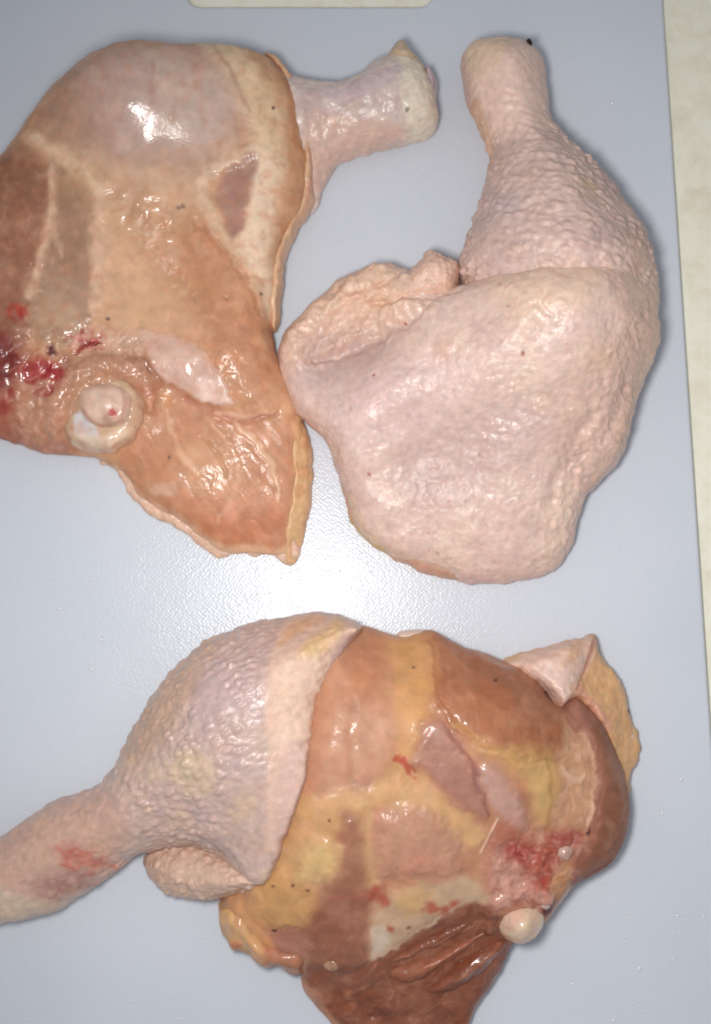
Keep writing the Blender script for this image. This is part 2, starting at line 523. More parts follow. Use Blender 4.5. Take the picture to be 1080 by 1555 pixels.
def board_material():
    m = bpy.data.materials.new("white_plastic_board")
    nt, b = nodes_of(m)
    N = nt.nodes.new; L = nt.links.new
    tc = N("ShaderNodeTexCoord")
    n1 = N("ShaderNodeTexNoise"); n1.inputs["Scale"].default_value = 14; n1.inputs["Detail"].default_value = 5
    cr = N("ShaderNodeValToRGB")
    cr.color_ramp.elements[0].position = 0.3; cr.color_ramp.elements[0].color = (*lin((210, 216, 225)), 1)
    cr.color_ramp.elements[1].position = 0.75; cr.color_ramp.elements[1].color = (*lin((217, 222, 230)), 1)
    L(tc.outputs["Object"], n1.inputs["Vector"]); L(n1.outputs["Fac"], cr.inputs["Fac"])
    L(cr.outputs["Color"], b.inputs["Base Color"])
    # moulded diamond grain, slightly uneven
    mp = N("ShaderNodeMapping"); mp.inputs["Rotation"].default_value = (0, 0, math.radians(40))
    L(tc.outputs["Object"], mp.inputs["Vector"])
    vo = N("ShaderNodeTexVoronoi"); vo.inputs["Scale"].default_value = 900; vo.inputs["Randomness"].default_value = 0.55
    L(mp.outputs["Vector"], vo.inputs["Vector"])
    n2 = N("ShaderNodeTexNoise"); n2.inputs["Scale"].default_value = 1400; n2.inputs["Detail"].default_value = 3
    L(tc.outputs["Object"], n2.inputs["Vector"])
    n3 = N("ShaderNodeTexNoise"); n3.inputs["Scale"].default_value = 60; n3.inputs["Detail"].default_value = 3
    L(tc.outputs["Object"], n3.inputs["Vector"])
    a = N("ShaderNodeMath"); a.operation = 'MULTIPLY_ADD'; a.inputs[1].default_value = 0.8
    L(n2.outputs["Fac"], a.inputs[0]); L(vo.outputs["Distance"], a.inputs[2])
    a2 = N("ShaderNodeMath"); a2.operation = 'MULTIPLY'
    L(a.outputs[0], a2.inputs[0]); L(n3.outputs["Fac"], a2.inputs[1])
    bp = N("ShaderNodeBump"); bp.inputs["Strength"].default_value = 0.28; bp.inputs["Distance"].default_value = 0.0005
    L(a2.outputs[0], bp.inputs["Height"]); L(bp.outputs["Normal"], b.inputs["Normal"])
    b.inputs["Roughness"].default_value = 0.27
    b.inputs["Specular IOR Level"].default_value = 0.38
    b.inputs["Subsurface Weight"].default_value = 0.25
    b.inputs["Subsurface Radius"].default_value = (0.004, 0.004, 0.0045)
    b.inputs["Subsurface Scale"].default_value = 1.0
    return m

def counter_material():
    m = bpy.data.materials.new("cream_countertop")
    nt, b = nodes_of(m)
    N = nt.nodes.new; L = nt.links.new
    tc = N("ShaderNodeTexCoord")
    n1 = N("ShaderNodeTexNoise"); n1.inputs["Scale"].default_value = 130; n1.inputs["Detail"].default_value = 6; n1.inputs["Roughness"].default_value = 0.65
    L(tc.outputs["Object"], n1.inputs["Vector"])
    cr = N("ShaderNodeValToRGB"); e = cr.color_ramp.elements
    e[0].position = 0.3; e[0].color = (*lin((236, 229, 206)), 1)
    e[1].position = 0.7; e[1].color = (*lin((250, 248, 232)), 1)
    k = e.new(0.5); k.color = (*lin((246, 242, 222)), 1)
    L(n1.outputs["Fac"], cr.inputs["Fac"])
    n2 = N("ShaderNodeTexNoise"); n2.inputs["Scale"].default_value = 55; n2.inputs["Detail"].default_value = 3
    L(tc.outputs["Object"], n2.inputs["Vector"])
    mr = N("ShaderNodeMapRange"); mr.inputs["From Min"].default_value = 0.6; mr.inputs["From Max"].default_value = 0.78
    mr.inputs["To Max"].default_value = 0.25
    L(n2.outputs["Fac"], mr.inputs["Value"])
    mx = N("ShaderNodeMix"); mx.data_type = 'RGBA'
    L(mr.outputs["Result"], mx.inputs["Factor"]); L(cr.outputs["Color"], mx.inputs["A"])
    mx.inputs["B"].default_value = (*lin((196, 150, 110)), 1)
    L(mx.outputs["Result"], b.inputs["Base Color"])
    b.inputs["Roughness"].default_value = 0.5
    return m

# ------------------------------------------------------------------ countertop and cutting board
BOARD_T = 18.0     # board thickness in plan units; the board's top is height 0
def quad_grid(name, x0, y0, x1, y1, z, mat, n=2):
    gx = np.linspace(x0, x1, n); gy = np.linspace(y0, y1, n)
    X, Y = np.meshgrid(gx, gy, indexing='ij')
    V = np.stack([X.ravel(), Y.ravel(), np.full(X.size, z)], 1)
    Q = np.array([[i * n + j, (i + 1) * n + j, (i + 1) * n + j + 1, i * n + j + 1] for i in range(n - 1) for j in range(n - 1)])
    return mesh_object(name, V.astype(F), Q, mat, None)
top = quad_grid("countertop", -2200, -2200, 3300, 3600, -BOARD_T, counter_material(), 6)
top["kind"] = "structure"

def round_corners(pts, rad, n=8):
    out = []
    p = np.asarray(pts, float); m = len(p)
    for i in range(m):
        a, b, c = p[i - 1], p[i], p[(i + 1) % m]
        u = (a - b) / np.linalg.norm(a - b); v = (c - b) / np.linalg.norm(c - b)
        for k in range(n + 1):
            t = k / n
            s, e = b + u * rad, b + v * rad
            out.append((1 - t) ** 2 * s + 2 * t * (1 - t) * b + t * t * e)
    return np.array(out)

def board_object():
    r0, r1 = PP([(1007, 0), (1077, 1060)], 0)
    dirv = (r1 - r0) / (r1[1] - r0[1])
    tr = r0 + dirv * (-110 - r0[1]); br = r0 + dirv * (1900 - r0[1])
    outer = round_corners([(-560, -150), tr, br, (-620, 1900)], 60)
    s = PP([(283, 9), (470, 10), (657, 9)], 0)
    slot = round_corners([(s[0, 0], s[0, 1] - 95), (s[2, 0], s[2, 1] - 95), (s[2, 0], s[2, 1] + 1), (s[0, 0], s[0, 1] + 1)], 26)
    cu = bpy.data.curves.new("cutting_board", 'CURVE')
    cu.dimensions = '2D'; cu.fill_mode = 'BOTH'
    bev = 5 * S
    cu.extrude = BOARD_T * .5 * S - bev; cu.bevel_depth = bev; cu.bevel_resolution = 4; cu.offset = -bev
    for pts in (outer, slot):
        sp = cu.splines.new('POLY'); sp.points.add(len(pts) - 1); sp.use_cyclic_u = True
        for q, (x, y) in zip(sp.points, pts):
            w = W(x, y, 0); q.co = (w[0], w[1], 0, 1)
    tmp = bpy.data.objects.new("tmp", cu); col.objects.link(tmp)
    dg = bpy.context.evaluated_depsgraph_get()
    me = bpy.data.meshes.new_from_object(tmp.evaluated_get(dg))
    bpy.data.objects.remove(tmp)
    me.name = "cutting_board"
    for v in me.vertices:
        v.co.z -= BOARD_T * .5 * S
    me.materials.clear(); me.materials.append(board_material())
    o = bpy.data.objects.new("cutting_board", me); col.objects.link(o)
    o["label"] = "white plastic cutting board with a handle slot under the chicken pieces"
    o["category"] = "cutting board"
    return o
board_object()

# ------------------------------------------------------------------ chicken
def thing(name, x, y, label, cat, group=None):
    o = bpy.data.objects.new(name, None); col.objects.link(o)
    X, Y = P(x, y, 0)
    o.location = W(float(X), float(Y), 0)
    o.empty_display_size = 0.02
    o["label"] = label; o["category"] = cat
    if group: o["group"] = group
    bpy.context.view_layer.update()
    return o

GROUP = "raw chicken leg quarters on the board"

def goose(scale, amp, seed, aniso=(1, 1), ang=0, mask=None, base=0.35):
    """follicle bumps of plucked skin"""
    ca, sa = math.cos(math.radians(ang)), math.sin(math.radians(ang))
    def f(V, N):
        x, y, z = V[:, 0], V[:, 1], V[:, 2]
        x = x + 5 * noise3(x / 30, y / 30, z / 30, seed + 1); y = y + 5 * noise3(x / 30, y / 30, z / 30 + 9, seed + 2)
        u = (x * ca + y * sa) / aniso[0]; v = (-x * sa + y * ca) / aniso[1]
        f1, f2, rid = worley3(u / scale, v / scale, z / scale, seed, 0.75)
        k = (1 - smooth(0.05, 0.75, f1)) * (base + (1 - base) * rid)
        m = np.clip(0.7 + 0.9 * fbm(x / 60, y / 60, z / 60, seed + 5, 2), 0.15, 1.3)
        fine = noise3(u / scale * 2.3, v / scale * 2.3, z / scale * 2.3, seed + 6) * .22
        k = (k - 0.35 + fine) * amp * m
        if mask is not None:
            k = k * mask(V)
        return k + 1.2 * fbm(x / 40, y / 40, z / 40, seed + 8, 3)
    return f

def lumpy(scale, amp, seed, oct=3):
    return lambda V, N: amp * fbm(V[:, 0] / scale, V[:, 1] / scale, V[:, 2] / scale, seed, oct)

# ---- leg quarter at the upper left: meat side up
L1 = thing("chicken_leg_quarter", 250, 450,
           "raw leg quarter lying meat side up, orange flesh and round cut bone end", "chicken leg", GROUP)

meat1 = [(-90, 330), (-40, 275), (0, 237), (40, 182), (90, 130), (150, 93), (215, 76), (290, 79), (345, 75), (400, 86), (438, 116),
         (460, 160), (468, 215), (470, 270), (460, 315), (435, 350), (424, 400), (418, 450), (414, 500), (428, 560), (452, 605), (462, 650),
         (462, 740), (454, 800), (438, 838), (380, 838), (335, 836), (305, 818), (270, 790), (232, 768), (200, 748), (184, 720), (160, 700),
         (115, 688), (60, 683), (0, 662), (-60, 640), (-100, 520)]
p = Paint(meat1, 75, (203, 150, 110), wet=0.42, seed=11, warp=6, soft=1.45)
p.mottle((214, 166, 126), 70, .55, -.1, .5, 1)
p.mottle((190, 128, 88), 55, .4, 0, .6, 2)
# dome of the drumstick under its membrane
p.poly([(72, 199), (111, 136), (168, 100), (289, 88), (327, 108), (361, 152), (378, 199), (337, 242), (289, 276), (217, 276), (144, 252), (96, 232)], (183, 148, 130), .9, 34)
p.poly([(75, 205), (105, 150), (160, 120), (190, 170), (180, 240), (130, 240)], (178, 132, 104), .75, 40)
p.poly([(235, 130), (300, 125), (350, 160), (362, 200), (320, 235), (260, 235), (235, 190)], (196, 174, 160), .85, 34)
p.poly([(150, 130), (220, 110), (250, 150), (245, 220), (200, 250), (160, 220)], (184, 154, 146), .6, 34)
p.stroke([(245, 135), (248, 165), (242, 190)], 7, (165, 122, 112), .6)
p.stroke([(150, 100), (215, 88), (270, 92)], [16, 26, 18], (188, 130, 88), .7, mottle=.5)
p.stroke([(270, 98), (310, 104), (345, 135)], [14, 22, 10], (192, 134, 116), .7, mottle=.4)
p.stroke([(0, 250), (45, 195), (95, 140), (150, 100)], [30, 26, 20], (203, 154, 112), .7)
# left muscles
p.poly([(-100, 330), (0, 262), (45, 240), (88, 275), (84, 350), (58, 450), (40, 520), (-100, 560)], (146, 94, 68), .92, 26, height=5)
p.mottle((188, 126, 96), 30, .25, 0, .5, 7, aniso=(1, 3))
p.poly([(98, 262), (150, 300), (156, 370), (150, 455), (120, 515), (70, 520), (52, 470), (84, 380), (94, 310)], (162, 122, 95), .9, 16, height=4)
p.poly([(110, 262), (150, 290), (152, 320), (106, 312)], (188, 146, 106), .6, 16)
p.poly([(70, 440), (100, 420), (140, 440), (130, 505), (85, 515)], (178, 146, 122), .6, 20)
# pale fat seams
p.stroke([(48, 223), (100, 250), (154, 295), (175, 300)], [18, 22, 20, 12], (216, 180, 140), .8, height=1.5)
p.stroke([(96, 262), (92, 310), (86, 353), (70, 410), (53, 456)], [12, 14, 17, 15, 14], (208, 166, 134), .8, height=1.5)
p.stroke([(86, 350), (100, 385), (104, 398)], [14, 8, 4], (208, 166, 134), .7)
p.stroke([(160, 296), (157, 377), (151, 440), (150, 480)], [18, 22, 20, 14], (216, 174, 142), .75, height=1.2)
p.stroke([(144, 258), (220, 284), (290, 284), (340, 250), (385, 220)], [12, 16, 20, 18, 14], (204, 168, 138), .6)
p.stroke([(60, 230), (104, 252), (156, 296)], [7, 9, 7], (228, 196, 162), .6, mottle=.2); p.stroke([(95, 268), (91, 315), (84, 360), (66, 420), (52, 458)], [5, 7, 8, 7, 6], (224, 186, 156), .6, mottle=.2); p.stroke([(161, 302), (158, 377), (151, 445)], [7, 9, 7], (228, 190, 160), .55, mottle=.2); p.stroke([(398, 245), (350, 264), (318, 288)], [7, 8, 6], (228, 196, 164), .55, mottle=.2)
p.poly([(60, 470), (96, 462), (118, 500), (100, 530), (62, 520)], (196, 160, 122), .45, 34)
# yellow fat band down the right
p.stroke([(325, 88), (360, 120), (392, 165), (408, 215), (405, 262)], [40, 56, 58, 52, 48], (222, 194, 156), .92, height=2)
p.stroke([(405, 262), (398, 330), (384, 380), (396, 420), (405, 470)], [46, 48, 54, 44, 28], (232, 206, 178), .95, height=2)
p.poly([(225, 280), (300, 290), (320, 330), (300, 345), (240, 330)], (212, 168, 128), .6, 24)
p.stroke([(395, 245), (345, 262), (312, 285), (316, 325), (351, 380), (372, 395)], [20, 18, 18, 20, 22, 18], (224, 194, 164), .85, height=2.5)
p.stroke([(300, 345), (345, 388), (372, 420), (395, 480)], [6, 8, 8, 5], (176, 120, 88), .5, height=-2.5)  # crease beside the fat band, its shade painted as darker brown
p.poly([(396, 250), (362, 262), (340, 288), (333, 312), (345, 345), (357, 372), (367, 355), (377, 325), (386, 290)], (166, 120, 106), .85, 9, height=-1.2, mottle=.15)
p.poly([(372, 270), (350, 290), (345, 318), (362, 318)], (172, 128, 120), .6, 14)
p.stroke([(405, 80), (432, 125), (446, 175), (450, 230)], [8, 10, 10, 8], (190, 128, 88), .7)
p.stroke([(330, 96), (350, 128), (372, 165), (382, 190)], [5, 7, 7, 4], (170, 128, 106), .55)
# middle of the thigh
p.poly([(185, 320), (250, 310), (300, 345), (340, 385), (380, 430), (400, 500), (405, 560), (400, 620), (355, 610), (300, 525), (215, 500), (180, 420)], (198, 144, 106), .8, 30)
p.poly([(300, 340), (345, 385), (385, 440), (405, 520), (408, 610), (365, 605), (320, 530), (300, 440), (280, 380)], (190, 130, 92), .75, 30, height=5)
p.poly([(170, 320), (200, 330), (230, 400), (240, 470), (205, 500), (165, 480)], (216, 172, 130), .7, 24)
p.poly([(195, 440), (240, 430), (275, 460), (240, 500), (200, 500)], (208, 162, 112), .6, 20)
p.fibres(62, 9, 0.35, .05, 3, [(300, 330), (420, 430), (420, 620), (300, 560)])
# silver membrane
p.poly([(212, 505), (255, 512), (298, 524), (330, 565), (355, 608), (350, 615), (327, 614), (285, 597), (241, 574), (225, 540)], (206, 170, 157), .82, 6, height=2.5, wet=.7, n=3)
p.poly([(300, 575), (335, 585), (352, 608), (330, 613), (305, 602)], (230, 200, 190), .8, 7, height=1.5)
p.stroke([(232, 508), (290, 520), (325, 555), (352, 605)], 3, (224, 190, 176), .5)
# torn joint area
p.poly([(-100, 500), (0, 505), (50, 540), (95, 560), (110, 620), (105, 670), (60, 684), (-100, 660)], (164, 92, 72), .9, 26)
p.poly([(30, 610), (80, 590), (120, 600), (115, 660), (60, 675), (30, 655)], (188, 142, 110), .8, 24, mottle=.8)
p.poly([(95, 545), (150, 535), (200, 540), (235, 575), (240, 600), (205, 610), (160, 575), (110, 590)], (172, 122, 92), .85, 18, mottle=.4)
p.poly([(110, 515), (160, 500), (205, 505), (225, 540), (200, 548), (150, 540)], (206, 168, 146), .7, 16, mottle=.8)
p.stroke([(190, 545), (225, 560), (245, 590)], [10, 14, 10], (150, 92, 66), .7)
p.spot(36, 481, 13, (172, 46, 26), .95, .5)
p.spot(34, 490, 9, (150, 30, 20), .7, .7)
p.poly([(-100, 500), (0, 512), (25, 530), (35, 560), (20, 585), (-100, 600)], (112, 22, 18), .9, 20, mottle=.5)
p.poly([(40, 562), (62, 548), (92, 556), (104, 570), (85, 580), (60, 574), (45, 578)], (164, 30, 30), .9, 9, mottle=.4)
p.spot(78, 596, 7, (150, 34, 32), .85); p.spot(52, 580, 6, (150, 30, 30), .7); p.spot(95, 590, 5, (186, 80, 66), .7)
p.spot(82, 536, 7, (72, 14, 16), .95)
for (x, y, r) in ((20, 600, 6), (14, 560, 9), (62, 600, 6), (30, 570, 8), (105, 548, 6), (8, 620, 10)):
    p.spot(x, y, r, (140, 34, 28), .6)
p.stroke([(20, 530), (42, 520), (30, 480)], [10, 14, 6], (140, 92, 76), .6)
# lower flap of the thigh
flap = [(207, 600), (250, 590), (300, 620), (360, 632), (415, 628), (455, 645), (462, 767), (436, 832), (380, 822), (327, 818), (262, 778), (205, 752), (182, 715), (190, 660)]
p.poly(flap, (184, 118, 80), .9, 22)
p.mottle((196, 126, 92), 16, .3, 0, .5, 21); p.mottle((150, 84, 56), 12, .14, .15, .6, 22)
p.poly([(230, 640), (300, 640), (345, 680), (352, 750), (300, 780), (240, 750), (215, 700)], (192, 132, 94), .6, 34)
p.poly([(290, 790), (350, 780), (420, 770), (430, 810), (360, 822), (310, 812)], (182, 98, 60), .7, 20)
p.poly([(270, 670), (330, 680), (340, 730), (290, 740)], (204, 156, 106), .4, 30)
p.fibres(50, 10, .6, .06, 9, flap)
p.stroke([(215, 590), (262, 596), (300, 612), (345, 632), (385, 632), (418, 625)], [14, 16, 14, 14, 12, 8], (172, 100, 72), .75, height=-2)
p.stroke([(330, 625), (365, 630), (415, 622)], [5, 7, 6], (226, 190, 160), .6, height=1)
p.spot(250, 603, 11, (206, 146, 92), .8, .6, height=2)
p.stroke([(247, 612), (262, 650), (272, 690), (300, 718)], [6, 8, 9, 7], (230, 190, 156), .6, mottle=.9, height=.9)
p.stroke([(356, 640), (395, 678), (415, 712), (424, 757)], [7, 10, 10, 5], (230, 192, 158), .75, height=.9)  # pale streak is a glint put into the colour
p.stroke([(322, 640), (350, 680), (358, 725), (345, 765), (325, 790)], [6, 8, 9, 9, 6], (218, 166, 126), .5, height=.5)
p.stroke([(300, 660), (330, 690), (340, 720)], 4, (176, 112, 74), .5, height=-1.5)  # sunken line in the flap with crease shade painted in
p.stroke([(230, 740), (256, 742)], 16, (216, 178, 160), .7, mottle=.5)
p.spot(345, 775, 11, (222, 150, 124), .6, .8)
p.spot(290, 760, 12, (190, 110, 70), .5, .8)
p.spot(235, 705, 15, (184, 112, 72), .5, .8)
# rims
p.stroke([(448, 640), (460, 700), (455, 780), (440, 830)], [14, 22, 24, 18], (222, 172, 122), .85, height=1)
p.stroke([(166, 705), (186, 735), (205, 755), (270, 794), (327, 832), (385, 834), (438, 838)], [14, 16, 14, 16, 20, 18, 16], (226, 178, 144), .9, mottle=.3)
p.rough([(20, 535), (110, 500), (200, 505), (230, 570), (110, 600), (100, 680), (20, 670)], 17, 3.2, 24, (220, 172, 148), .35, 3, wet=.85)
p.poly([(-60, 505), (0, 514), (22, 530), (28, 560), (14, 584), (-60, 600)], (112, 22, 20), .7, 30, mottle=.6)
p.poly([(48, 556), (80, 556), (104, 568), (96, 580), (66, 578), (46, 576)], (160, 26, 28), .75, 10, mottle=.7, height=-2)
p.rough([(108, 512), (150, 505), (165, 522), (140, 540), (112, 538)], 10, 4, 12, (176, 52, 50), .6, 9)
p.stroke([(84, 664), (92, 612), (126, 566), (178, 556), (222, 584), (226, 620)], [16, 22, 22, 22, 20, 12], (196, 144, 118), .55, height=8, feather=.9, mottle=.5)
p.stroke([(118, 538), (130, 528), (140, 522), (156, 524)], [5, 7, 7, 4], (132, 16, 22), .9, height=-3); p.stroke([(128, 508), (134, 520), (140, 524)], [4, 6, 5], (150, 22, 28), .9, height=-3)
p.stroke([(112, 530), (122, 520), (136, 512)], [6, 8, 6], (222, 160, 146), .8, height=3)
p.threads([(170, 300), (300, 330), (400, 440), (410, 620), (220, 500), (160, 450)], 34, 62, (226, 184, 150), .35, seed=1)
p.threads(flap, 40, 48, (228, 180, 140), .4, (16, 44), seed=2, height=.7)
p.threads([(0, 300), (80, 280), (60, 460), (0, 500)], 16, 95, (206, 150, 118), .35, seed=3)
p.threads([(90, 120), (330, 100), (360, 200), (280, 270), (110, 240)], 22, 70, (200, 168, 152), .3, seed=4, height=.3)
p.threads([(20, 540), (110, 540), (220, 560), (200, 600), (100, 660), (20, 650)], 46, 20, (226, 176, 152), .5, (8, 24), seed=5, height=1.8, spread=70)
p.rough([(180, 310), (262, 318), (264, 400), (232, 390), (190, 350)], 17, 2.6, 22, (230, 200, 176), .35, 31, wet=1.0)  # pale flecks paint in part of the wet highlight here
p.rough([(380, 190), (412, 190), (412, 225), (380, 225)], 14, 1.5, 16, None, 0, 33, wet=1.0)
p.rough([(245, 400), (280, 415), (305, 455), (262, 445)], 13, 2.2, 14, (230, 200, 176), .3, 35, wet=1.0)  # second highlight patch, also lightened with painted flecks
p.poly([(60, 530), (200, 510), (250, 600), (200, 690), (60, 670)], None, feather=20, wet=.8)
p.poly(flap, None, feather=20, wet=.42)
p.poly([(185, 130), (235, 130), (240, 250), (180, 250)], None, feather=24, wet=.9)
# specks
for (x, y, r) in ((275, 328, 3.2), (281, 326, 3.6), (395, 447, 3), (168, 488, 3.2), (256, 692, 3.6), (416, 186, 2.6), (160, 636, 2)):
    p.spot(x, y, r * .8, (52, 26, 20), .85, .5)
p.mottle((226, 186, 156), 60, .22, .05, .6, 61); p.mottle((224, 188, 160), 22, .16, .1, .6, 62)
p.poly([(100, 245), (230, 275), (330, 262), (330, 330), (250, 345), (180, 330), (165, 420), (150, 460), (150, 320)], (222, 186, 156), .4, 40, mottle=.5)
p.poly([(170, 400), (240, 420), (300, 480), (300, 520), (210, 510), (160, 490)], (222, 180, 150), .35, 40, mottle=.5)
p.poly(flap, (216, 166, 134), .3, 30, mottle=.8)
p.poly([(120, 110), (300, 90), (370, 170), (330, 260), (150, 250)], (204, 176, 164), .3, 60, mottle=.4)
p.tone(1.05, .10)
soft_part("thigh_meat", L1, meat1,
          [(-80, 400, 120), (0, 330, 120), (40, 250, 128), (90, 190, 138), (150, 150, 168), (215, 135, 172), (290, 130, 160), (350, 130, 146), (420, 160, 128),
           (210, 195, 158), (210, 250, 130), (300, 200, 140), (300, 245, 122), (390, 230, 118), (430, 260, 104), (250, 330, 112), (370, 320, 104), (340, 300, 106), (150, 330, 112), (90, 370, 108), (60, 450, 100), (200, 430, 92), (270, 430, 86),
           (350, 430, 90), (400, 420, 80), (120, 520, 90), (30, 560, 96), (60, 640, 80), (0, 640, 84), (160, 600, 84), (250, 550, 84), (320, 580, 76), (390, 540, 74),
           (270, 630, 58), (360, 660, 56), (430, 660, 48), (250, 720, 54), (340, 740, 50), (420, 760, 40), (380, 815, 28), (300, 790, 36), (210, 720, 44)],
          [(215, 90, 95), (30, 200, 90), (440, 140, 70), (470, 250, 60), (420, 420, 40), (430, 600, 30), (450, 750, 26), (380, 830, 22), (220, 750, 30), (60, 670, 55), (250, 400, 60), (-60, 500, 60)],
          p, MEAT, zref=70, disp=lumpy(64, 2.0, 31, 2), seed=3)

# shank and knuckle
sh1 = [(415, 100), (450, 116), (490, 124), (530, 121), (565, 97), (598, 80), (628, 82), (647, 108), (661, 142), (666, 182), (650, 204), (600, 217), (550, 228), (512, 243), (492, 275), (474, 315), (440, 300), (420, 200)]
p = Paint(sh1, 50, (222, 202, 192), wet=.9, seed=21)
p.mottle((198, 168, 162), 40, .6, -.2, .5, 1); p.mottle((226, 204, 186), 24, .5, 0, .5, 4)
p.poly([(600, 85), (640, 100), (662, 160), (660, 200), (620, 214), (610, 150)], (236, 224, 200), .85, 22)
p.poly([(470, 190), (540, 195), (620, 205), (560, 230), (500, 260), (470, 300)], (222, 184, 164), .75, 20)
p.stroke([(602, 84), (628, 92), (645, 118)], [10, 12, 8], (200, 160, 112), .8)
p.spot(617, 183, 3, (110, 96, 84), .8); p.stroke([(500, 160), (560, 150), (600, 130)], [20, 30, 20], (204, 182, 184), .6, mottle=.4)
shank1 = soft_part("shank_skin", L1, sh1, [(430, 200, 100), (480, 170, 92), (530, 170, 88), (590, 150, 104), (630, 150, 98), (610, 110, 92), (640, 190, 84), (560, 200, 84), (490, 250, 52), (465, 290, 36), (450, 130, 90)],
          [(480, 170, 50), (530, 170, 48), (620, 150, 44), (490, 270, 22), (440, 200, 50)], p, SKIN, zref=45, disp=lumpy(18, 2.2, 41), seed=5)
tip1 = [(588, 90), (592, 74), (603, 62), (616, 63), (624, 76), (632, 96), (612, 104)]
p = Paint(tip1, 60, (204, 178, 150), wet=.4, seed=22); p.stroke([(594, 72), (604, 63), (616, 64)], 6, (120, 88, 62), .7)
soft_part("tendon_stub", shank1, tip1, [(605, 75, 82), (610, 95, 94), (620, 85, 86), (600, 85, 84), (595, 95, 86)], 15, p, SKIN, zref=60, voxel=1.5, zb=30, seed=6)
nub1 = [(642, 106), (655, 104), (664, 122), (664, 146), (654, 150), (646, 130)]
p = Paint(nub1, 40, (196, 176, 184), wet=.6, seed=23)
soft_part("cartilage_nub", shank1, nub1, [(655, 115, 60), (658, 135, 62), (650, 125, 62), (660, 125, 56)], 9, p, BONE, zref=45, voxel=1.5, zb=8, seed=7)

# skin rim folded along the right side
rim1 = [(398, 78), (424, 90), (446, 116), (464, 156), (474, 205), (477, 262), (472, 306), (452, 340), (436, 372), (428, 420), (424, 470), (414, 498), (404, 470), (408, 410), (424, 356), (446, 318), (456, 270), (454, 205), (440, 152), (418, 112)]
p = Paint(rim1, 60, (218, 174, 138), wet=.6, seed=24)
p.mottle((226, 190, 152), 26, .6, -.1, .4, 2); p.stroke([(430, 95), (458, 150), (470, 210), (472, 270), (466, 310)], [5, 6, 6, 6, 5], (222, 162, 142), .7)
p.stroke([(424, 110), (446, 155), (458, 205), (460, 260)], [4, 5, 5, 4], (178, 120, 84), .6)
soft_part("skin_rim", L1, rim1, [(405, 85, 78), (440, 125, 82), (458, 170, 80), (464, 220, 74), (466, 280, 62), (450, 330, 60), (430, 380, 64), (418, 450, 58), (412, 485, 50)], 10, p, SKIN, zref=60, voxel=1.5, zb=12, disp=lumpy(30, 2.4, 51), seed=8, edge_noise=3)
rim2 = [(440, 612), (462, 638), (473, 690), (473, 740), (465, 797), (449, 854), (434, 850), (432, 815), (440, 770), (443, 720), (440, 670), (432, 634)]
p = Paint(rim2, 25, (226, 182, 136), wet=.5, seed=25); p.mottle((214, 156, 112), 26, .6, 0, .4, 2)
soft_part("skin_edge", L1, rim2, [(455, 640, 38), (463, 690, 34), (462, 740, 30), (456, 790, 25), (444, 840, 15), (446, 700, 47), (444, 760, 41), (440, 650, 48)], 9, p, SKIN, zref=20, voxel=1.4, disp=lumpy(28, 2.0, 52), seed=9, edge_noise=3.5)

under = [(150, 700), (172, 712), (190, 742), (206, 766), (236, 786), (268, 800), (296, 824), (318, 842), (340, 846), (362, 838), (384, 846), (404, 842), (426, 852), (444, 856), (448, 820), (330, 790), (230, 730), (190, 690)]
p = Paint(under, 8, (230, 190, 164), wet=.5, seed=28); p.mottle((222, 168, 138), 22, .6, 0, .4, 2); p.mottle((236, 206, 184), 12, .5, .05, .5, 3)
soft_part("skin_edge", L1, under, [(170, 715, 18), (210, 765, 16), (270, 795, 15), (330, 838, 12), (400, 838, 12), (440, 850, 12), (300, 790, 20), (420, 820, 20)], 7, p, SKIN, zref=8, voxel=1.5, disp=lumpy(16, 2.0, 56), seed=29, edge_noise=5)

# cut bone end in its socket
sock = [(90, 641), (108, 610), (138, 575), (182, 569), (211, 588), (218, 621), (204, 658), (176, 681), (138, 685), (103, 672)]
p = Paint(sock, 80, (216, 182, 152), wet=.7, seed=26)
p.mottle((196, 142, 116), 20, .6, 0, .5, 3)
p.poly([(112, 632), (128, 628), (150, 655), (146, 672), (118, 662)], (218, 214, 218), .9, 8)
p.poly([(118, 660), (160, 662), (190, 648), (200, 655), (172, 676), (136, 680)], (232, 206, 182), .8, 8)
p.stroke([(112, 604), (136, 570), (178, 564), (214, 586)], [10, 14, 14, 10], (150, 100, 86), .8)  # dark crescent of painted shade over the top of the socket
p.mottle((206, 160, 134), 30, .4, 0, .4, 9)
capsule1 = soft_part("joint_capsule", L1, sock, [(100, 648, 80), (128, 588, 88), (182, 582, 90), (208, 620, 92), (188, 664, 92), (140, 676, 88), (155, 620, 84), (114, 654, 86)], 20, p, BONE, zref=85, voxel=1.5, zb=40, disp=lumpy(26, 3.2, 53, 2), seed=10, edge_noise=4)
knob = [(113, 605), (121, 586), (146, 577), (179, 580), (200, 598), (202, 624), (188, 644), (160, 651), (132, 642), (119, 626)]
p = Paint(knob, 100, (226, 196, 176), wet=.55, seed=27, warp=2)
p.mottle((216, 176, 156), 22, .6, -.1, .5, 3)
p.stroke([(124, 622), (140, 640), (162, 646), (186, 636)], 5, (190, 142, 122), .7); p.stroke([(186, 596), (190, 612), (184, 630)], 5, (196, 152, 134), .6)
p.spot(171, 628, 5.5, (186, 62, 54), .9, .5); p.spot(164, 638, 7, (170, 130, 112), .6)
p.stroke([(150, 600), (172, 606), (178, 620)], 4, (208, 170, 152), .5)
soft_part("femur_head", capsule1, knob, [(158, 612, 106), (132, 598, 101), (184, 598, 102), (184, 632, 103), (136, 632, 101), (158, 586, 101), (158, 642, 102)], 17, p, BONE, zref=100, voxel=1.4, zb=55, zm=.4, disp=lumpy(26, 1.6, 54, 2), seed=12, edge_noise=1)

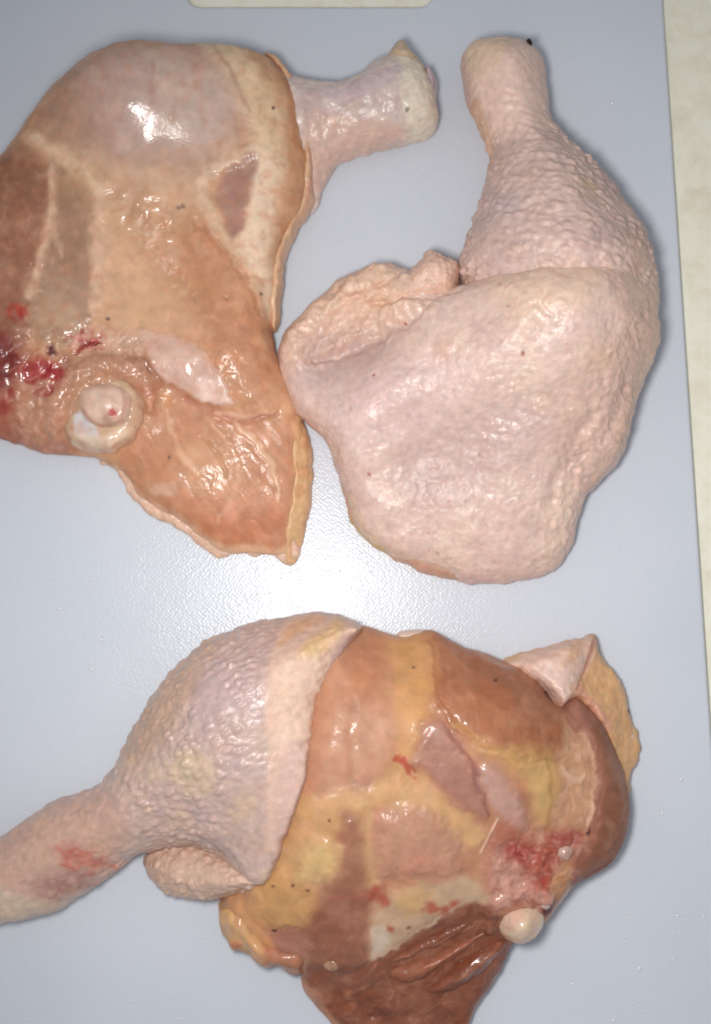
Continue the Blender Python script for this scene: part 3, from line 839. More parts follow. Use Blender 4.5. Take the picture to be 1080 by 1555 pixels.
# ---- leg quarter at the right: skin side up
L2 = thing("chicken_leg_quarter", 740, 560,
           "raw leg quarter lying skin side up, covered all over in pale pink skin", "chicken leg", GROUP)
dr2 = [(703, 92), (708, 66), (726, 50), (760, 45), (800, 48), (826, 68), (836, 105), (838, 150), (848, 185), (880, 218), (920, 256), (958, 306), (988, 360), (1001, 410), (1004, 470), (960, 520), (840, 520), (740, 470),
       (698, 410), (712, 350), (732, 290), (745, 240), (740, 205), (722, 165), (709, 130)]
p = Paint(dr2, 90, (224, 194, 180), wet=.3, seed=31)
p.mottle((226, 198, 184), 11, .45, .05, .5, 11); p.mottle((190, 152, 140), 13, .35, .1, .55, 12)
p.mottle((194, 164, 158), 60, .7, -.2, .4, 1); p.mottle((214, 178, 154), 40, .5, 0, .5, 2)
p.poly([(720, 240), (800, 230), (900, 260), (960, 330), (950, 380), (850, 380), (720, 400)], (208, 180, 170), .6, 50)
p.poly([(706, 60), (800, 50), (832, 100), (840, 200), (750, 220), (720, 150)], (240, 208, 190), .8, 40)
p.poly([(712, 60), (760, 50), (776, 70), (752, 108), (724, 118), (708, 95)], (236, 206, 172), .7, 26, mottle=.5)
p.stroke([(720, 150), (738, 200), (744, 240)], [14, 18, 12], (216, 166, 122), .6, mottle=.6)
p.spot(880, 305, 12, (210, 180, 130), .5, .8); p.spot(760, 330, 20, (182, 164, 166), .5, .9); p.spot(730, 350, 16, (186, 166, 166), .5, .9)
p.stroke([(770, 46), (790, 48)], 8, (150, 128, 118), .7)
drum2 = soft_part("drumstick_skin", L2, dr2, [(770, 60, 104), (770, 110, 128), (780, 160, 122), (795, 210, 130), (820, 260, 156), (840, 320, 180), (860, 380, 196), (860, 450, 190), (740, 380, 150), (760, 300, 146), (930, 330, 160), (970, 430, 160), (950, 400, 176), (720, 90, 112), (820, 100, 112)],
          [(770, 70, 56), (770, 130, 64), (790, 200, 58), (820, 270, 88), (850, 340, 120), (860, 420, 130)], p, SKIN, zref=78, disp=goose(14.5, 6.6, 61, (1.25, .8), 15, lambda V: 0.25 + 0.75 * smooth(150, 260, V[:, 1])), seed=13)
scab = [(798, 60), (803, 57), (808, 62), (809, 69), (803, 70)]
p = Paint(scab, 80, (22, 16, 16), wet=.4, seed=32)
soft_part("dark_scab", drum2, scab, [(803, 60, 90), (806, 66, 92), (800, 61, 88), (805, 63, 91)], 4, p, SKIN, zref=85, voxel=1.0, zb=50, seed=2, edge_noise=1.5)

th2 = [(706, 428), (783, 406), (868, 386), (925, 387), (966, 406), (996, 440), (1006, 490), (1001, 535), (978, 590), (970, 620), (964, 655), (950, 698), (922, 728), (900, 750), (888, 790), (880, 826), (852, 866), (800, 881), (740, 886), (712, 884),
       (690, 868), (655, 858), (620, 850), (590, 838), (556, 812), (538, 788), (527, 752), (511, 710), (496, 664), (465, 636), (436, 602), (420, 548), (420, 510), (442, 478), (482, 440), (524, 408), (570, 392), (620, 400), (660, 430)]
p = Paint(th2, 80, (226, 196, 181), wet=.58, seed=33)
p.mottle((240, 214, 198), 6, .3, .05, .5, 71, 2); p.mottle((206, 164, 150), 7, .22, .15, .6, 72, 2)
p.mottle((218, 184, 172), 80, .7, -.2, .5, 1); p.mottle((232, 204, 184), 50, .6, 0, .5, 2); p.mottle((214, 178, 170), 24, .35, .1, .6, 5)
p.poly([(430, 500), (500, 420), (560, 400), (620, 440), (600, 500), (520, 520), (450, 560)], (228, 186, 156), .75, 34)
p.poly([(470, 510), (540, 490), (600, 500), (580, 550), (500, 590), (450, 570)], (200, 170, 162), .8, 46)  # lilac skin of the hollow, with its grey shading painted in
p.poly([(500, 590), (600, 560), (700, 570), (680, 640), (580, 680), (510, 660)], (226, 196, 190), .6, 40)
p.poly([(600, 700), (700, 640), (800, 620), (820, 660), (740, 740), (640, 760)], (204, 174, 166), .7, 50)  # grey shade of the slope facing away, put into the colour
p.poly([(860, 560), (960, 520), (980, 600), (930, 700), (860, 720), (830, 660)], (216, 182, 164), .7, 40)
p.poly([(850, 400), (930, 395), (990, 440), (1000, 520), (950, 560), (900, 480)], (220, 184, 164), .6, 36)
p.poly([(720, 420), (820, 400), (900, 420), (860, 500), (780, 520), (740, 480)], (232, 200, 174), .7, 40)
p.spot(808, 488, 12, (222, 186, 146), .45, .9); p.spot(812, 625, 12, (220, 188, 152), .4, .9); p.spot(668, 545, 14, (216, 172, 150), .6, .9); p.spot(890, 560, 18, (222, 188, 152), .35, .9)
p.stroke([(527, 752), (540, 786), (556, 810), (600, 842), (660, 860)], [12, 16, 16, 14, 8], (222, 190, 156), .7)
p.stroke([(860, 740), (850, 790), (840, 850)], [30, 34, 24], (232, 204, 180), .6)
# soft creases
p.stroke([(890, 640), (870, 680), (850, 720), (835, 770)], [14, 24, 24, 14], None, height=-6, feather=.95)
p.stroke([(940, 600), (915, 660), (880, 700), (860, 760)], [14, 18, 18, 12], None, height=-5, feather=.95)
p.stroke([(850, 640), (875, 660), (890, 650)], [7, 9, 7], None, height=-2, feather=.9)
p.stroke([(808, 478), (802, 495), (818, 512)], [5, 6, 4], (240, 220, 206), .5, height=-2)
p.stroke([(950, 600), (930, 690), (890, 740)], [12, 16, 10], (220, 182, 160), .5, height=4, feather=.9)
p.rough([(900, 520), (1000, 470), (1000, 560), (970, 640), (940, 710), (890, 760), (870, 830), (820, 850), (840, 740), (880, 640)], 20, 4.5, 40, (232, 198, 180), .3, 13, ridged=True)
p.rough(th2, 75, 6, 60, None, 0, 15)
p.stroke([(600, 720), (680, 690), (760, 640), (830, 610)], [40, 60, 60, 40], None, height=-5, feather=.95)
p.stroke([(500, 640), (600, 600), (700, 570), (780, 520)], [40, 60, 60, 40], None, height=5, feather=.95)
loose = [(430, 500), (482, 440), (524, 408), (570, 388), (620, 370), (660, 375), (690, 440), (640, 500), (560, 530), (480, 560)]
p.rough(loose, 30, 7, 30, seed=3)
p.rough(loose, 16, 3.0, 30, (232, 196, 170), .4, seed=4, ridged=True)
p.poly([(520, 440), (550, 410), (600, 384), (640, 374), (640, 392), (600, 408), (560, 432), (532, 452)], (230, 192, 166), .4, 16, height=8)
p.poly([(490, 524), (530, 492), (580, 468), (626, 462), (634, 476), (600, 494), (545, 514), (500, 534)], (232, 194, 170), .5, 18, height=10)
p.stroke([(520, 458), (548, 450), (575, 438), (605, 420), (625, 402)], [6, 9, 9, 9, 6], None, height=-6, feather=.9)
p.stroke([(560, 462), (600, 462), (650, 458), (694, 450)], [6, 8, 9, 8], None, height=-6, feather=.9)
p.stroke([(477, 541), (510, 536), (548, 524), (600, 504), (632, 488), (642, 468)], [8, 12, 12, 12, 10, 6], None, height=-6, feather=.95)
p.spot(560, 446, 10, (226, 188, 160), .5, .8, height=6)
p.poly([(560, 600), (640, 560), (740, 545), (760, 580), (680, 620), (600, 650)], None, feather=40, wet=.6)
rs = np.random.RandomState(4)
for i in range(70):
    x, y = rs.uniform(440, 960), rs.uniform(440, 860)
    p.spot(x, y, rs.uniform(1.2, 2.2), (178, 128, 116), rs.uniform(.2, .6), .6)
for (x, y) in ((569, 575), (612, 497), (560, 720), (780, 560)):
    p.spot(x, y, 2.4, (150, 60, 54), .7, .5)
soft_part("thigh_skin", L2, th2,
          [(720, 440, 150), (790, 430, 186), (860, 415, 206), (920, 415, 200), (960, 440, 176), (980, 500, 160), (860, 480, 208), (800, 490, 196), (900, 560, 176), (950, 600, 138), (740, 520, 168), (680, 580, 140), (760, 590, 162), (640, 500, 128),
           (600, 590, 124), (560, 630, 110), (520, 630, 92), (640, 670, 96), (700, 690, 96), (800, 660, 130), (880, 680, 112), (600, 740, 78), (700, 780, 76), (800, 780, 84), (860, 800, 64), (700, 850, 52), (800, 860, 50), (560, 790, 60),
           (520, 525, 56), (480, 545, 60), (570, 510, 74), (450, 520, 76), (450, 580, 66), (520, 450, 88), (600, 430, 100), (560, 560, 100), (660, 450, 120)],
          [(860, 400, 110), (990, 480, 110), (950, 620, 70), (880, 780, 40), (780, 870, 34), (650, 850, 30), (540, 780, 34), (500, 670, 36), (430, 560, 36), (480, 450, 40), (600, 400, 44), (740, 420, 50), (700, 600, 60)],
          p, SKIN, zref=85, disp=goose(10, 1.6, 62, (1, 1), 0, lambda V: 0.35 + 0.65 * smooth(560, 760, V[:, 0] + .3 * V[:, 1] - 120)), seed=14)
me2 = [(504, 690), (524, 756), (534, 794), (566, 830), (604, 851), (644, 870), (702, 884), (738, 880), (700, 840), (600, 800), (540, 720)]
p = Paint(me2, 20, (210, 170, 148), wet=.6, seed=34)
p.poly([(520, 770), (540, 790), (590, 840), (560, 840), (526, 800)], (208, 174, 128), .9, 10)
p.poly([(610, 845), (660, 858), (705, 884), (640, 876)], (204, 160, 140), .8, 8); p.stroke([(528, 800), (562, 838), (620, 868), (690, 888)], 5, (168, 96, 76), .7)
soft_part("thigh_meat", L2, me2, [(530, 770, 34), (560, 815, 36), (620, 850, 34), (680, 872, 28), (560, 760, 40), (640, 830, 38), (720, 880, 22)], 16, p, MEAT, zref=18, disp=lumpy(16, 1.6, 63), seed=15)
# rolled folds of skin
def fold(parent, outline, hs, R, base, seed, zb, zref, hi=None, lo=None, name="skin_fold", amp=2.0, bumps=9):
    q = Paint(outline, zref, base, wet=.45, seed=seed)
    q.mottle(lo or tuple(c - 16 for c in base), 22, .6, 0, .5, 2); q.mottle(hi or tuple(min(c + 10, 250) for c in base), 14, .6, 0, .5, 3)
    return soft_part(name, parent, outline, hs, R, q, SKIN, zref=zref, voxel=1.6, zb=zb, disp=goose(bumps, amp, seed), seed=seed)
fold(L2, [(600, 440), (616, 408), (640, 384), (650, 366), (668, 372), (697, 388), (702, 416), (692, 442), (662, 456), (628, 466), (596, 462)], [(620, 430, 112), (655, 405, 122), (685, 405, 116), (670, 435, 120), (605, 450, 98), (640, 445, 114), (655, 380, 108)], 26, (230, 192, 170), 72, 20, 105, amp=3)

# ---- leg quarter at the bottom: bumpy drumstick at the left, opened thigh at the right
L3 = thing("chicken_leg_quarter", 560, 1250,
           "raw leg quarter with bumpy skinned drumstick, brown thigh flesh and white ball joint", "chicken leg", GROUP)
meat3 = [(470, 940), (530, 945), (575, 958), (610, 966), (655, 956), (700, 980), (760, 1000), (815, 1028), (846, 1066), (876, 1054), (900, 1072), (918, 1094), (939, 1132), (955, 1172), (965, 1224), (961, 1278), (943, 1322), (914, 1340), (884, 1354), (845, 1405), (815, 1432), (790, 1450),
         (760, 1510), (728, 1560), (700, 1625), (600, 1640), (520, 1600), (474, 1548), (456, 1520), (456, 1490), (432, 1478), (395, 1462), (368, 1447), (345, 1432), (336, 1412), (330, 1378), (360, 1330), (410, 1250), (440, 1100)]
p = Paint(meat3, 100, (188, 130, 98), wet=.5, seed=41, warp=7, soft=1.4)
p.mottle((196, 140, 104), 60, .5, -.1, .5, 1); p.mottle((168, 106, 78), 50, .4, .05, .6, 2)
p.poly([(520, 950), (590, 960), (590, 1080), (570, 1150), (500, 1190), (470, 1200), (480, 1090)], (190, 132, 98), .8, 26)
p.poly([(540, 960), (590, 965), (585, 1010), (560, 1060), (530, 1040)], (182, 112, 70), .7, 26)
p.poly([(660, 965), (740, 995), (815, 1035), (846, 1080), (850, 1140), (800, 1146), (740, 1128), (690, 1100), (655, 1040)], (162, 100, 68), .95, 22, height=7)
p.fibres(28, 10, .4, .05, 4, [(660, 965), (860, 1050), (850, 1150), (680, 1110)])
p.poly([(680, 1040), (740, 1060), (780, 1110), (730, 1120), (690, 1090)], (180, 116, 76), .6, 30)
p.poly([(588, 962), (650, 960), (656, 1020), (650, 1090), (640, 1140), (600, 1160), (590, 1100), (596, 1030)], (208, 154, 92), .9, 26)
p.poly([(600, 1040), (640, 1040), (640, 1120), (605, 1140)], (210, 154, 98), .6, 20)
p.poly([(510, 1080), (590, 1080), (600, 1140), (570, 1190), (500, 1190)], (192, 138, 108), .7, 26)
p.stroke([(655, 975), (660, 1040), (690, 1098), (740, 1130), (800, 1148), (848, 1150)], [5, 6, 7, 7, 7, 5], (170, 112, 74), .5, height=-3)
p.stroke([(536, 1060), (534, 1120), (536, 1180)], [10, 14, 10], (170, 118, 92), .5, height=-1)  # shallow groove darkened with painted shade
p.stroke([(556, 1170), (545, 1190)], 16, (160, 106, 84), .7)
# crossing pale fat
p.stroke([(450, 1214), (500, 1210), (553, 1202), (602, 1196), (650, 1212), (690, 1240), (715, 1262)], [26, 28, 24, 34, 34, 34, 28], (210, 166, 112), .85, height=2)
p.stroke([(575, 1180), (610, 1165), (640, 1180)], [20, 26, 16], (204, 156, 100), .7)
p.stroke([(549, 1215), (556, 1260), (565, 1320), (572, 1345)], [22, 24, 22, 12], (210, 164, 110), .85, height=1.5)
p.poly([(720, 1128), (780, 1130), (845, 1148), (846, 1200), (826, 1240), (812, 1248), (800, 1200), (770, 1160)], (202, 160, 100), .85, 22, height=3)
p.poly([(800, 1160), (830, 1165), (822, 1220), (806, 1230)], (208, 172, 112), .6, 20)
p.stroke([(818, 1130), (830, 1180), (826, 1240), (812, 1280)], [5, 6, 6, 5], (168, 128, 72), .6)
p.stroke([(690, 1095), (735, 1125), (780, 1150)], [8, 12, 6], (210, 160, 96), .6)
# lilac muscle slips
p.poly([(645, 1090), (670, 1092), (695, 1130), (722, 1185), (732, 1228), (715, 1225), (670, 1190), (640, 1160), (622, 1150), (630, 1115)], (168, 118, 104), .88, 14, height=6)
p.stroke([(672, 1095), (705, 1145), (728, 1200), (734, 1235)], [5, 6, 6, 4], (150, 84, 78), .7, height=-1.5)
p.poly([(722, 1165), (745, 1160), (772, 1195), (790, 1240), (780, 1256), (752, 1230), (730, 1195)], (188, 150, 142), .85, 16, height=5)
p.stroke([(598, 1145), (612, 1150), (625, 1172)], [6, 9, 4], (178, 60, 40), .85); p.stroke([(608, 1148), (630, 1164)], 4, (170, 60, 44), .7)
p.poly([(580, 1225), (640, 1218), (680, 1245), (692, 1290), (680, 1315), (620, 1318), (578, 1310), (572, 1260)], (180, 128, 102), .9, 22, height=7)
p.poly([(630, 1280), (670, 1290), (660, 1312), (600, 1310)], (190, 116, 98), .5, 24)
p.poly([(505, 1232), (542, 1228), (552, 1280), (562, 1330), (560, 1440), (530, 1470), (475, 1470), (468, 1400), (490, 1345), (520, 1310), (522, 1270)], (156, 102, 78), .9, 18, height=5)
p.poly([(475, 1370), (555, 1355), (560, 1450), (500, 1462), (470, 1440)], (148, 90, 68), .7, 26)
p.stroke([(510, 1352), (560, 1346), (585, 1340)], [8, 12, 14], (172, 92, 72), .4, mottle=.7)
# fat at the lower left
p.poly([(440, 1215), (510, 1215), (518, 1250), (480, 1280), (450, 1330), (410, 1330), (420, 1270)], (206, 158, 104), .85, 18)
p.poly([(384, 1338), (440, 1325), (478, 1340), (474, 1380), (452, 1404), (400, 1400), (380, 1375)], (202, 152, 94), .88, 20, height=7)
p.poly([(450, 1322), (454, 1296), (470, 1276), (495, 1264), (514, 1274), (517, 1298), (504, 1320), (480, 1332)], (214, 182, 120), .85, 20, height=6)
p.poly([(345, 1370), (385, 1370), (405, 1420), (420, 1455), (385, 1455), (350, 1430)], (212, 154, 102), .8, 16)
p.poly([(420, 1420), (460, 1412), (468, 1450), (440, 1468), (418, 1450)], (170, 112, 96), .8, 12)
# silver membrane and red marks
p.poly([(561, 1458), (560, 1392), (575, 1362), (610, 1340), (650, 1328), (700, 1322), (735, 1338), (740, 1370), (700, 1372), (660, 1392), (622, 1420), (590, 1446)], (202, 174, 142), .85, 14, height=2, wet=.6, n=3)
p.poly([(600, 1350), (640, 1335), (655, 1360), (620, 1380)], (210, 166, 108), .7, 16)
p.poly([(561, 1455), (562, 1405), (580, 1400), (590, 1430)], (222, 206, 190), .7, 10)
p.stroke([(561, 1460), (600, 1440), (640, 1410), (690, 1376)], [4, 5, 5, 4], (222, 200, 176), .7, height=1)
for (x, y, r) in ((582, 1359, 9), (591, 1408, 5), (676, 1376, 9), (655, 1372, 8), (568, 1345, 9), (690, 1362, 6)):
    p.spot(x, y, r, (172, 68, 50), .75, .7, mottle=.3)
p.stroke([(640, 1375), (676, 1372)], 8, (186, 92, 62), .6, mottle=.5)
p.spot(620, 1402, 3, (96, 70, 50), .7)
# bloody joint
p.poly([(735, 1275), (760, 1240), (800, 1255), (840, 1250), (880, 1265), (890, 1300), (860, 1350), (830, 1380), (780, 1380), (740, 1350)], (178, 106, 84), .9, 18)
p.poly([(740, 1290), (775, 1280), (795, 1320), (790, 1365), (750, 1360)], (192, 142, 126), .7, 16, mottle=.8)
for (x, y, r, c) in ((775, 1285, 14, (160, 48, 44)), (798, 1292, 15, (152, 36, 34)), (828, 1300, 16, (158, 56, 42)), (820, 1325, 12, (170, 52, 40)), (842, 1276, 12, (150, 48, 42)), (868, 1270, 10, (146, 52, 46)), (816, 1345, 10, (180, 56, 44)), (780, 1356, 7, (140, 24, 26)), (848, 1330, 10, (172, 100, 60))):
    p.spot(x, y, r, c, .55, .8, mottle=.9, height=-1)
p.poly([(848, 1310), (874, 1318), (866, 1355), (846, 1374), (836, 1350)], (196, 142, 92), .8, 10)
p.spot(836, 1384, 12, (92, 20, 22), .9, .5)
p.spot(890, 1261, 3.4, (44, 22, 18), .9, .4)
# cream membrane before the outer muscle
p.poly([(850, 1112), (880, 1106), (902, 1140), (906, 1200), (890, 1250), (860, 1250), (832, 1240), (842, 1180)], (196, 148, 112), .9, 14, mottle=.3)
p.stroke([(884, 1110), (904, 1150), (906, 1200), (890, 1250)], [8, 10, 10, 6], (220, 172, 150), .7, mottle=.5, height=2)
p.stroke([(850, 1160), (866, 1185), (880, 1180)], [6, 8, 5], (224, 188, 160), .6, mottle=.6, height=1.5)
p.rough([(470, 1480), (560, 1465), (640, 1520), (700, 1500), (690, 1600), (540, 1590)], 34, 7, 24, (112, 60, 44), .6, 21)
# outer muscle wrapping round the right edge
outer = [(850, 1080), (860, 1062), (876, 1050), (904, 1070), (945, 1130), (970, 1220), (965, 1290), (915, 1345), (880, 1356), (872, 1330), (888, 1284), (900, 1240), (906, 1200), (904, 1150), (888, 1112), (864, 1098)]
p.poly(outer, (140, 86, 64), .95, 10, height=4)
p.poly([(852, 1074), (876, 1056), (900, 1085), (890, 1110)], (170, 112, 100), .6, 20)
p.stroke([(858, 1090), (888, 1112), (906, 1150), (909, 1200), (902, 1240), (888, 1290), (874, 1335)], [5, 8, 9, 9, 9, 9, 6], (156, 96, 78), .6, height=-2.5)
p.poly(outer, None, feather=14, wet=.22)
p.threads(outer, 26, 76, (172, 114, 90), .35, seed=31)
p.stroke([(876, 1344), (910, 1332), (936, 1312)], 10, (118, 46, 44), .6, mottle=.5)
# torn tissue at the joint
p.rough([(740, 1270), (800, 1250), (885, 1262), (880, 1320), (835, 1385), (750, 1370)], 15, 4, 26, (222, 170, 152), .45, 3, wet=.9)
p.rough([(762, 1272), (815, 1278), (842, 1300), (820, 1345), (795, 1330)], 13, 2, 20, (150, 44, 40), .4, 7)
p.rough([(834, 1262), (882, 1260), (876, 1282), (845, 1288)], 10, 2, 14, (146, 50, 44), .45, 9)
wxy = p.XW, p.YW; p.XW, p.YW = p.X, p.Y
p.stroke([(725, 1286), (736, 1262), (750, 1234)], [2.5, 3.5, 2.5], (236, 204, 178), .75, height=1.6, mottle=.2)
p.XW, p.YW = wxy
p.stroke([(744, 1412), (746, 1384), (768, 1358), (806, 1352), (836, 1366)], [14, 20, 20, 18, 10], (206, 152, 138), .7, height=9, feather=.9, mottle=.5)
p.poly([(850, 1112), (880, 1106), (902, 1140), (906, 1200), (890, 1250), (860, 1250), (832, 1240), (842, 1180)], None, feather=14, wet=.8)
p.rough([(850, 1112), (880, 1106), (902, 1140), (906, 1200), (890, 1250), (860, 1250), (832, 1240), (842, 1180)], 16, 2.4, 20, (222, 180, 152), .4, 41)
# lower muscles ground
p.poly([(463, 1484), (480, 1462), (560, 1462), (640, 1415), (700, 1376), (745, 1372), (790, 1420), (815, 1440), (690, 1620), (560, 1620), (466, 1515)], (134, 76, 54), .95, 10)
p.fibres(-38, 9, 1.2, .08, 6, [(463, 1484), (560, 1462), (700, 1376), (815, 1440), (690, 1620), (540, 1600)])
p.poly([(540, 1480), (600, 1490), (640, 1540), (600, 1590), (540, 1560)], (128, 72, 50), .6, 40)
p.stroke([(470, 1500), (520, 1545), (580, 1580)], [10, 14, 14], (150, 84, 52), .5)
p.threads([(500, 960), (840, 1060), (840, 1140), (600, 1130), (490, 1190)], 36, 40, (204, 150, 112), .3, seed=6)
p.threads([(580, 1220), (690, 1250), (690, 1310), (580, 1310)], 14, 60, (206, 156, 130), .3, seed=7)
p.threads([(735, 1270), (880, 1260), (880, 1320), (830, 1380), (745, 1360)], 60, 30, (226, 170, 152), .55, (7, 22), seed=8, height=2.0, spread=80)
p.threads([(850, 1110), (900, 1130), (900, 1240), (840, 1240)], 22, 75, (224, 178, 150), .45, (10, 30), seed=9, height=1.0)
p.threads([(470, 1480), (560, 1465), (700, 1380), (800, 1440), (690, 1590), (540, 1570)], 34, -38, (206, 144, 112), .45, seed=10, height=1.2)
p.threads([(500, 1230), (560, 1230), (560, 1450), (480, 1450)], 18, 85, (186, 130, 104), .3, seed=11)
p.poly([(735, 1270), (880, 1260), (880, 1330), (830, 1390), (745, 1370)], None, feather=20, wet=.85)
p.poly([(470, 1480), (560, 1465), (700, 1380), (800, 1440), (690, 1590), (540, 1570)], None, feather=20, wet=.75)
for (x, y, r) in ((447, 1333, 3), (418, 1416, 3.6), (628, 1012, 2.6), (747, 1037, 3), (420, 1340, 2), (470, 1342, 2.4), (500, 1230, 2), (600, 1300, 1.6)):
    p.spot(x, y, r * .8, (58, 32, 24), .8, .5)
p.mottle((210, 162, 132), 60, .16, .05, .6, 61); p.mottle((214, 170, 142), 20, .14, .1, .6, 62); p.rough(meat3, 40, 1.2, 30, (218, 176, 148), .12, 15)
p.poly([(500, 970), (580, 980), (590, 1090), (560, 1180), (480, 1180)], (208, 158, 130), .35, 50, mottle=.6)
p.poly([(570, 1215), (700, 1250), (690, 1310), (570, 1310)], (206, 158, 134), .3, 40, mottle=.6)
p.tone(1.03, .08)
soft_part("thigh_meat", L3, meat3,
          [(480, 960, 140), (560, 975, 120), (620, 980, 116), (700, 1000, 118), (780, 1030, 116), (540, 1060, 160), (620, 1060, 154), (700, 1070, 158), (780, 1090, 150), (850, 1110, 122), (876, 1080, 100), (915, 1120, 100), (935, 1170, 98), (945, 1230, 92), (930, 1290, 84), (900, 1330, 78), (905, 1240, 104), (890, 1160, 112), (460, 1150, 170), (540, 1150, 170),
           (620, 1160, 162), (700, 1180, 158), (790, 1190, 146), (860, 1210, 120), (440, 1260, 150), (530, 1260, 156), (630, 1260, 158), (720, 1270, 146), (800, 1280, 122), (870, 1290, 106), (400, 1340, 112), (470, 1350, 124), (540, 1360, 126), (620, 1370, 128),
           (700, 1350, 126), (770, 1370, 108), (840, 1370, 92), (350, 1400, 84), (400, 1430, 84), (460, 1440, 88), (540, 1440, 100), (600, 1450, 84), (700, 1420, 86), (780, 1430, 74), (520, 1500, 66), (600, 1530, 62), (680, 1500, 66), (740, 1480, 60), (500, 1530, 50), (580, 1590, 46), (690, 1560, 46)],
          [(540, 950, 80), (700, 985, 70), (850, 1070, 40), (880, 1065, 30), (950, 1200, 48), (930, 1300, 46), (860, 1380, 36), (760, 1500, 30), (600, 1610, 30), (470, 1500, 26), (350, 1430, 36), (360, 1330, 50), (430, 1150, 60), (620, 1200, 60)],
          p, MEAT, zref=85, disp=lumpy(60, 2.2, 81, 2), seed=16)

dr3 = [(-90, 1300), (-40, 1290), (0, 1272), (60, 1230), (110, 1208), (152, 1188), (185, 1132), (225, 1062), (272, 1004), (330, 964), (400, 942), (470, 930), (515, 933), (548, 950), (538, 972), (512, 1020), (486, 1083), (470, 1180),
       (438, 1266), (420, 1318), (390, 1345), (350, 1322), (310, 1296), (262, 1292), (228, 1300), (200, 1310), (170, 1330), (150, 1346), (100, 1382), (55, 1402), (0, 1414), (-50, 1424), (-90, 1400)]
p = Paint(dr3, 90, (206, 176, 160), wet=.8, seed=51)
p.mottle((226, 202, 184), 11, .45, .05, .5, 11); p.mottle((180, 146, 128), 13, .4, .1, .55, 12)
p.mottle((196, 168, 164), 60, .7, -.2, .4, 1); p.mottle((216, 184, 154), 40, .5, 0, .5, 2); p.mottle((186, 160, 158), 26, .4, .1, .5, 6)
p.poly([(230, 1060), (320, 985), (410, 960), (420, 1060), (400, 1180), (300, 1180), (200, 1160)], (196, 170, 162), .6, 50)
p.poly([(300, 1010), (370, 1000), (380, 1060), (320, 1090), (290, 1060)], (188, 164, 170), .45, 40, mottle=.6)
p.poly([(180, 1130), (260, 1020), (330, 975), (300, 1060), (220, 1160)], (196, 160, 130), .6, 30)
p.poly([(270, 1140), (320, 1130), (340, 1170), (320, 1200), (280, 1190)], (212, 188, 146), .5, 30, mottle=.7)
p.spot(245, 1160, 18, (208, 184, 146), .3, .9)
p.poly([(430, 945), (480, 935), (545, 950), (530, 985), (505, 1030), (482, 1090), (466, 1190), (436, 1270), (410, 1270), (415, 1150), (412, 1050)], (222, 186, 164), .9, 16, wet=.4)
p.poly([(425, 1010), (500, 1000), (480, 1100), (430, 1120)], (238, 206, 180), .75, 30)
p.poly([(440, 1130), (470, 1130), (450, 1240), (425, 1260)], (214, 180, 170), .6, 20)
p.poly([(510, 985), (540, 960), (535, 985), (505, 1045), (492, 1050)], (204, 176, 172), .7, 10)
p.stroke([(470, 985), (500, 965), (515, 945)], [20, 26, 16], (222, 184, 130), .8, mottle=.5, height=1)
p.stroke([(430, 975), (450, 955), (490, 936)], [10, 14, 12], (214, 164, 124), .7)
p.mottle((224, 190, 178), 40, .25, 0, .5, 31)
p.poly([(-90, 1290), (60, 1236), (150, 1200), (190, 1230), (180, 1310), (100, 1370), (-90, 1400)], (206, 162, 138), .6, 40)
p.poly([(-90, 1350), (0, 1345), (60, 1375), (55, 1400), (0, 1412), (-90, 1420)], (218, 194, 170), .8, 26)
p.poly([(20, 1370), (100, 1370), (150, 1340), (140, 1354), (60, 1400)], (212, 188, 162), .7, 16)
p.poly([(92, 1284), (130, 1282), (160, 1300), (170, 1320), (130, 1318), (104, 1308)], (194, 104, 86), .6, 34, mottle=1.0)
p.threads([(80, 1270), (180, 1290), (180, 1330), (90, 1330)], 16, 15, (186, 84, 68), .5, (10, 26), (2, 5), seed=41, height=0)
p.poly([(60, 1340), (100, 1322), (130, 1330), (120, 1354), (80, 1362)], (150, 104, 98), .55, 34, mottle=1.0)
p.threads([(30, 1330), (140, 1320), (140, 1360), (40, 1380)], 16, -15, (150, 98, 90), .4, (10, 26), (2, 5), seed=42, height=0)
p.stroke([(190, 1310), (240, 1296), (290, 1288), (335, 1296)], [6, 9, 12, 10], None, height=-2)
p.poly([(290, 1274), (345, 1266), (362, 1290), (372, 1315), (345, 1300)], (166, 148, 146), .45, 24, mottle=.6)  # grey-blue shade of the crease, painted above the fold
p.stroke([(330, 1290), (355, 1294), (376, 1312)], [8, 10, 8], None, height=-2)
soft_part("drumstick_skin", L3, dr3, [(-70, 1350, 96), (0, 1340, 100), (60, 1310, 104), (130, 1270, 112), (190, 1230, 130), (250, 1160, 158), (300, 1120, 178), (350, 1080, 190), (420, 1050, 190), (330, 1180, 176), (400, 1180, 182), (450, 1100, 178), (480, 1090, 168), (508, 1022, 158), (462, 1190, 174), (490, 990, 166), (440, 1000, 178), (425, 1270, 154), (340, 1270, 134), (270, 1260, 122), (400, 1310, 140), (480, 950, 158)],
          [(0, 1340, 64), (130, 1270, 64), (200, 1220, 70), (270, 1120, 120), (340, 1020, 120), (450, 960, 100), (490, 1080, 8), (440, 1250, 8), (535, 965, 10), (380, 1320, 24), (250, 1280, 50)],
          p, SKIN, zref=80, disp=goose(13, 5.6, 65, (1.2, .8), -30, lambda V: (0.25 + .75 * smooth(100, 240, V[:, 0])) * (1 - .8 * smooth(400, 440, V[:, 0] + .25 * (V[:, 1] - 1000)))), seed=17, zm=.36, edge_noise=3.5)
